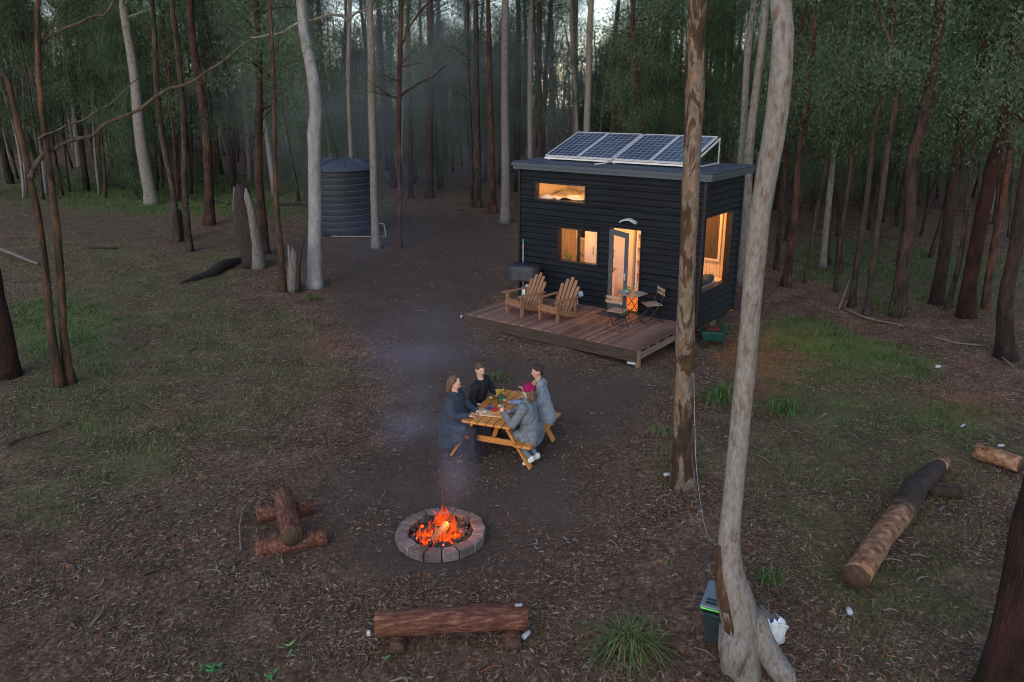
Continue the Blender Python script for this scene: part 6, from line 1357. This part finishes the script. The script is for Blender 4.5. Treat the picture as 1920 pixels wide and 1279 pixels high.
RT = [('gum_tree', 'reddish trunk beside the largest pale gum at the forest edge', 'red_bark', [(1474, 535, 20), (1483, 447, 15), (1488, 427, 14), (1495, 336, 13), (1512, 202, 12), (1522, 84, 12), (1529, 0, 11)], 'low'),
 ('slender_tree', 'thin crooked red tree between the largest gum and the reddish trunk', 'red_bark', [(1455, 505, 11), (1461, 420, 9), (1475, 302, 9), (1488, 202, 8), (1498, 67, 8), (1515, 0, 7)], 'wisp'),
 ('gum_tree', 'pale straight gum deep inside the dark side forest', 'gum', [(1543, 500, 14), (1550, 400, 12), (1569, 252, 11), (1579, 151, 10), (1593, 40, 9), (1598, 0, 8)], 'tall'),
 ('slender_tree', 'thin brown sapling trunk at the forest edge before the pale straight gum', 'brown_bark', [(1508, 530, 8), (1527, 431, 7), (1545, 330, 7), (1572, 180, 6), (1590, 0, 5)], 'low'),
 ('gum_tree', 'dark red trunk between the pale straight gum and the forked one', 'red_bark', [(1572, 512, 14), (1582, 403, 11), (1603, 269, 11), (1619, 168, 10), (1640, 34, 9), (1646, 0, 8)], 'low'),
 ('slender_tree', 'thin brown stem rising by the dry white branch', 'brown_bark', [(1566, 547, 8), (1577, 440, 7), (1600, 250, 6), (1630, 60, 5)], 'wisp'),
 ('gum_tree', 'slim mauve grey trunk just behind the forked one', 'brown_bark', [(1597, 574, 14), (1607, 500, 12), (1618, 431, 11), (1633, 269, 10), (1650, 188, 9), (1667, 100, 8), (1680, 0, 7)], 'wisp'),
 ('forked_tree', 'mauve grey trunk that forks high into two limbs', 'brown_bark', [(1622, 590, 16), (1633, 541, 13), (1646, 431, 12), (1656, 319, 12), (1667, 252, 12), (1681, 168, 11), (1675, 100, 11), (1677, 50, 9), (1670, -5, 7)], 'wisp'),
 ('ironbark_tree', 'thick black brown trunk with grass at its foot', 'dark_bark', [(1683, 590, 34), (1699, 463, 27), (1711, 400, 25), (1710, 303, 24), (1734, 202, 23), (1751, 84, 22), (1764, 0, 20)], 'high'),
 ('ironbark_tree', 'dark trunk in line behind the grass footed one', 'dark_bark', [(1757, 568, 28), (1768, 478, 24), (1780, 400, 23), (1798, 303, 21), (1814, 202, 20), (1835, 134, 19), (1848, 0, 18)], 'low'),
 ('slender_tree', 'slim brown trunk hugging the dark one in line', 'brown_bark', [(1775, 580, 13), (1796, 494, 11), (1812, 380, 10), (1850, 180, 9), (1880, 0, 8)], 'low'),
 ('ironbark_tree', 'broad reddish dark trunk leaning over the bare stick', 'right_bark', [(1811, 592, 34), (1830, 463, 29), (1851, 336, 26), (1872, 269, 24), (1895, 168, 22), (1912, 34, 20), (1918, 0, 19)], 'high'),
 ('gum_tree', 'reddish trunk next to the broad leaning dark one', 'red_bark', [(1849, 578, 17), (1858, 494, 14), (1872, 400, 13), (1895, 250, 12), (1925, 60, 10)], 'low'),
 ('ironbark_tree', 'stout dark trunk with a pale scar at the picture edge', 'dark_bark', [(1889, 668, 42), (1882, 600, 30), (1884, 540, 28), (1905, 463, 27), (1930, 330, 25), (1970, 100, 20)], 'low')]
for nm_, lab, bk, cs_, cr in RT: TT(nm_, lab, bk, cs_, crown=cr, branches=[[(1681, 130, 8), (1672, 85, 7), (1655, 45, 6), (1642, 0, 5)]] if 'forks' in lab else ())
# ---- the forest behind: saplings, tall gums, wispy casuarinas, low bushes
taken = []
def ok(x, y, d):
    for a, b_ in taken:
        if (a-x)**2+(b_-y)**2 < d*d: return False
    taken.append((x, y)); return True
def edge_y(x, y):
    r = x/y
    if r < -.30: return 44
    if r < -.05: return 42 if r < -.2 else 46
    if r < .12: return 46
    if r < .30: return 34
    return 27-8*(r-.3)
def fill(nwant, Ks, barks, name, y0, y1, sc, dmin, label, cat, group, rx=(-.66, .66), wt=1.0, tries=4000):
    k = 0
    for _ in range(tries):
        if k >= nwant: break
        y = y0+(y1-y0)*random.random()**wt; x = y*random.uniform(*rx)
        if y < edge_y(x, y) or not ok(x, y, dmin): continue
        lab = label if isinstance(label, str) else label[0 if x < -.1*y else 1 if x < .22*y else 2]
        grp = group if isinstance(group, str) else group[0 if x < -.1*y else 1 if x < .22*y else 2]
        plant(random.choice(Ks), random.choice(barks), name, x, y, random.uniform(*sc), lab, cat, grp); k += 1
    return k
SIDE3 = lambda s: [s+' '+w for w in ('behind the track and stumps', 'beyond the tank and cabin roof', 'in the dark forest beyond the side logs')]
n_ = [fill(42, SAP, ['brown_bark', 'red_bark', 'dark_bark', 'gum'], 'young_tree', 36, 78, (.8, 1.25), 1.5, SIDE3('thin leafy young gum tree'), 'tree', SIDE3('young gums'), wt=1.1),
      fill(26, SAP, ['brown_bark', 'dark_bark'], 'young_tree', 27, 48, (.8, 1.1), 1.4, SIDE3('thin leafy young gum tree'), 'tree', SIDE3('young gums'), rx=(.22, .66)),
      fill(22, CAS, ['dark_bark', 'brown_bark'], 'casuarina_tree', 30, 60, (.75, 1.15), 1.6, SIDE3('wispy dark needle leaved tree'), 'tree', SIDE3('wispy dark trees'), rx=(.10, .66)),
      fill(14, CAS, ['dark_bark', 'brown_bark'], 'casuarina_tree', 42, 60, (.8, 1.1), 1.6, SIDE3('wispy dark needle leaved tree'), 'tree', SIDE3('wispy dark trees'), rx=(-.66, .1)),
      fill(104, TALL, ['gum_spot', 'red_bark', 'brown_bark', 'gum_spot', 'gum_spot', 'red_bark', 'brown_bark', 'dark_bark'], 'forest_tree', 40, 92, (.75, 1.15), 1.3, SIDE3('tall narrow trunk with a high crown'), 'tree', SIDE3('tall gums'), wt=1.0),
      fill(60, POLE, ['red_bark', 'brown_bark', 'gum_spot', 'brown_bark', 'gum_spot'], 'pole_tree', 30, 66, (.8, 1.15), .9, SIDE3('slim bare pole like young trunk'), 'tree', SIDE3('slim pole trunks')),
      fill(24, BUSH, ['brown_bark'], 'bush', 38, 56, (.6, 1.3), 1.2, SIDE3('low leafy shrub among the trunks'), 'shrub', SIDE3('low shrubs'))]
n_.append(fill(18, [make_kind(500+i, 12+i, 3.0, 13+i, 2.3, 60, 66, .16, .030, LF, .09, lean=.5, taper=.25) for i in range(3)], ['brown_bark', 'red_bark', 'dark_bark'], 'young_tree', 42, 72, (.85, 1.15), 1.4, 'taller young gum with drooping leaves behind the track', 'tree', 'drooping young gums behind the track', rx=(-.64, -.18)))
print('forest', n_)
# ---- the far wood that reads as one mass
rg = np.random.default_rng(55); b = MB(); cl = []
for i in range(1020):
    y = rg.uniform(76, 150); x = y*rg.uniform(-1.02, 1.02) if i > 760 else y*rg.uniform(-.75, .75); h = rg.uniform(5.5, 12)*(1+.40*(y-76)/74)+(2 if abs(x/y+.35) < .12 or x/y > .4 else 0); r = rg.uniform(.07, .2)
    b.tube([(x, y, -.5), (x+rg.normal(0, .3), y, h*.5), (x+rg.normal(0, .6), y, h)], [r, r*.8, r*.35], 5)
    m = 22; t = rg.random(m); cl.append(np.stack([x+rg.normal(0, 1.6, m), y+rg.normal(0, 1.6, m), 1.0+h*.98*t], -1))
cl = np.concatenate(cl); c, d, s = leaf_np(cl, 18, (.65, .65, .5), .42, .10, .7, rg)
me = quads('far_forest', c, d, s, LF+[MT['brown_bark']], rg.choice(3, len(c), p=[.4, .35, .25])); nl_ = len(c)
far = bpy.data.objects.new('far_foliage', me); col.objects.link(far); tag(far, 'distant mass of green foliage closing the view behind the trunks', 'far wood', kind='stuff')
o = b.build('far_trunks', MT['gum_spot']); tag(o, 'countless thin distant trunks deep in the far wood', 'far wood', kind='stuff')
# ================================================================ SMOKE AND AIR
def vol_mat(name, dens, colr, aniso=.2):
    m = bpy.data.materials.new(name); m.use_nodes = True; nt = m.node_tree; nt.nodes.clear(); o = nt.nodes.new('ShaderNodeOutputMaterial'); v = nt.nodes.new('ShaderNodeVolumePrincipled')
    v.inputs['Color'].default_value = (*colr, 1); v.inputs['Anisotropy'].default_value = aniso; v.inputs['Density'].default_value = dens; nt.links.new(v.outputs[0], o.inputs['Volume']); return m, nt, v
def smoke(name, label, c, r, dens, colr, rot=(0, 0, 0), nscale=1.2):
    m, nt, v = vol_mat(name, dens, colr)
    tc = nt.nodes.new('ShaderNodeTexCoord'); ln = nt.nodes.new('ShaderNodeVectorMath'); ln.operation = 'LENGTH'; nt.links.new(tc.outputs['Object'], ln.inputs[0])
    mr = nt.nodes.new('ShaderNodeMapRange'); mr.interpolation_type = 'SMOOTHSTEP'; mr.inputs[1].default_value = .15; mr.inputs[2].default_value = .98; mr.inputs[3].default_value = 1; mr.inputs[4].default_value = 0; nt.links.new(ln.outputs['Value'], mr.inputs[0])
    n = noise_tex(nt, nscale, detail=2); m2 = nt.nodes.new('ShaderNodeMapRange'); m2.inputs[1].default_value = .38; m2.inputs[2].default_value = .65; nt.links.new(n.outputs[0], m2.inputs[0])
    a = nt.nodes.new('ShaderNodeMath'); a.operation = 'MULTIPLY'; nt.links.new(mr.outputs[0], a.inputs[0]); nt.links.new(m2.outputs[0], a.inputs[1])
    a2 = nt.nodes.new('ShaderNodeMath'); a2.operation = 'MULTIPLY'; a2.inputs[1].default_value = dens; nt.links.new(a.outputs[0], a2.inputs[0]); nt.links.new(a2.outputs[0], v.inputs['Density'])
    b = MB(); b.ball((0, 0, 0), 1.0, 24); o = b.build(name, m, None, True); o.location = c; o.scale = r; o.rotation_euler = rot; tag(o, label, 'smoke', None, 'stuff'); return o
SC = (.48, .55, .86)
smoke('smoke', 'thin blue smoke rising straight above the fire pit', (-.75, 9.9, 1.0), (.45, .6, 1.1), .55, SC)
smoke('smoke', 'blue smoke drifting past the long haired woman', (-1.65, 12.0, .75), (.9, 1.2, .8), .30, SC)
smoke('smoke', 'wide blue smoke haze over the bare ground before the deck', (-1.9, 15.6, .8), (2.0, 2.4, 1.0), .15, SC)
smoke('smoke', 'faint blue smoke hanging between tank and cabin', (-4.2, 25, 2.0), (3.6, 6, 2.4), .02, SC)
smoke('smoke', 'large veil of blue smoke and distance haze among the trunks beyond the clearing', (-6.0, 46, 6.0), (14, 11, 8.5),   .085, (.76, .87, .98), nscale=2)  # smoke volume widened and brightened to stand in for distance haze too
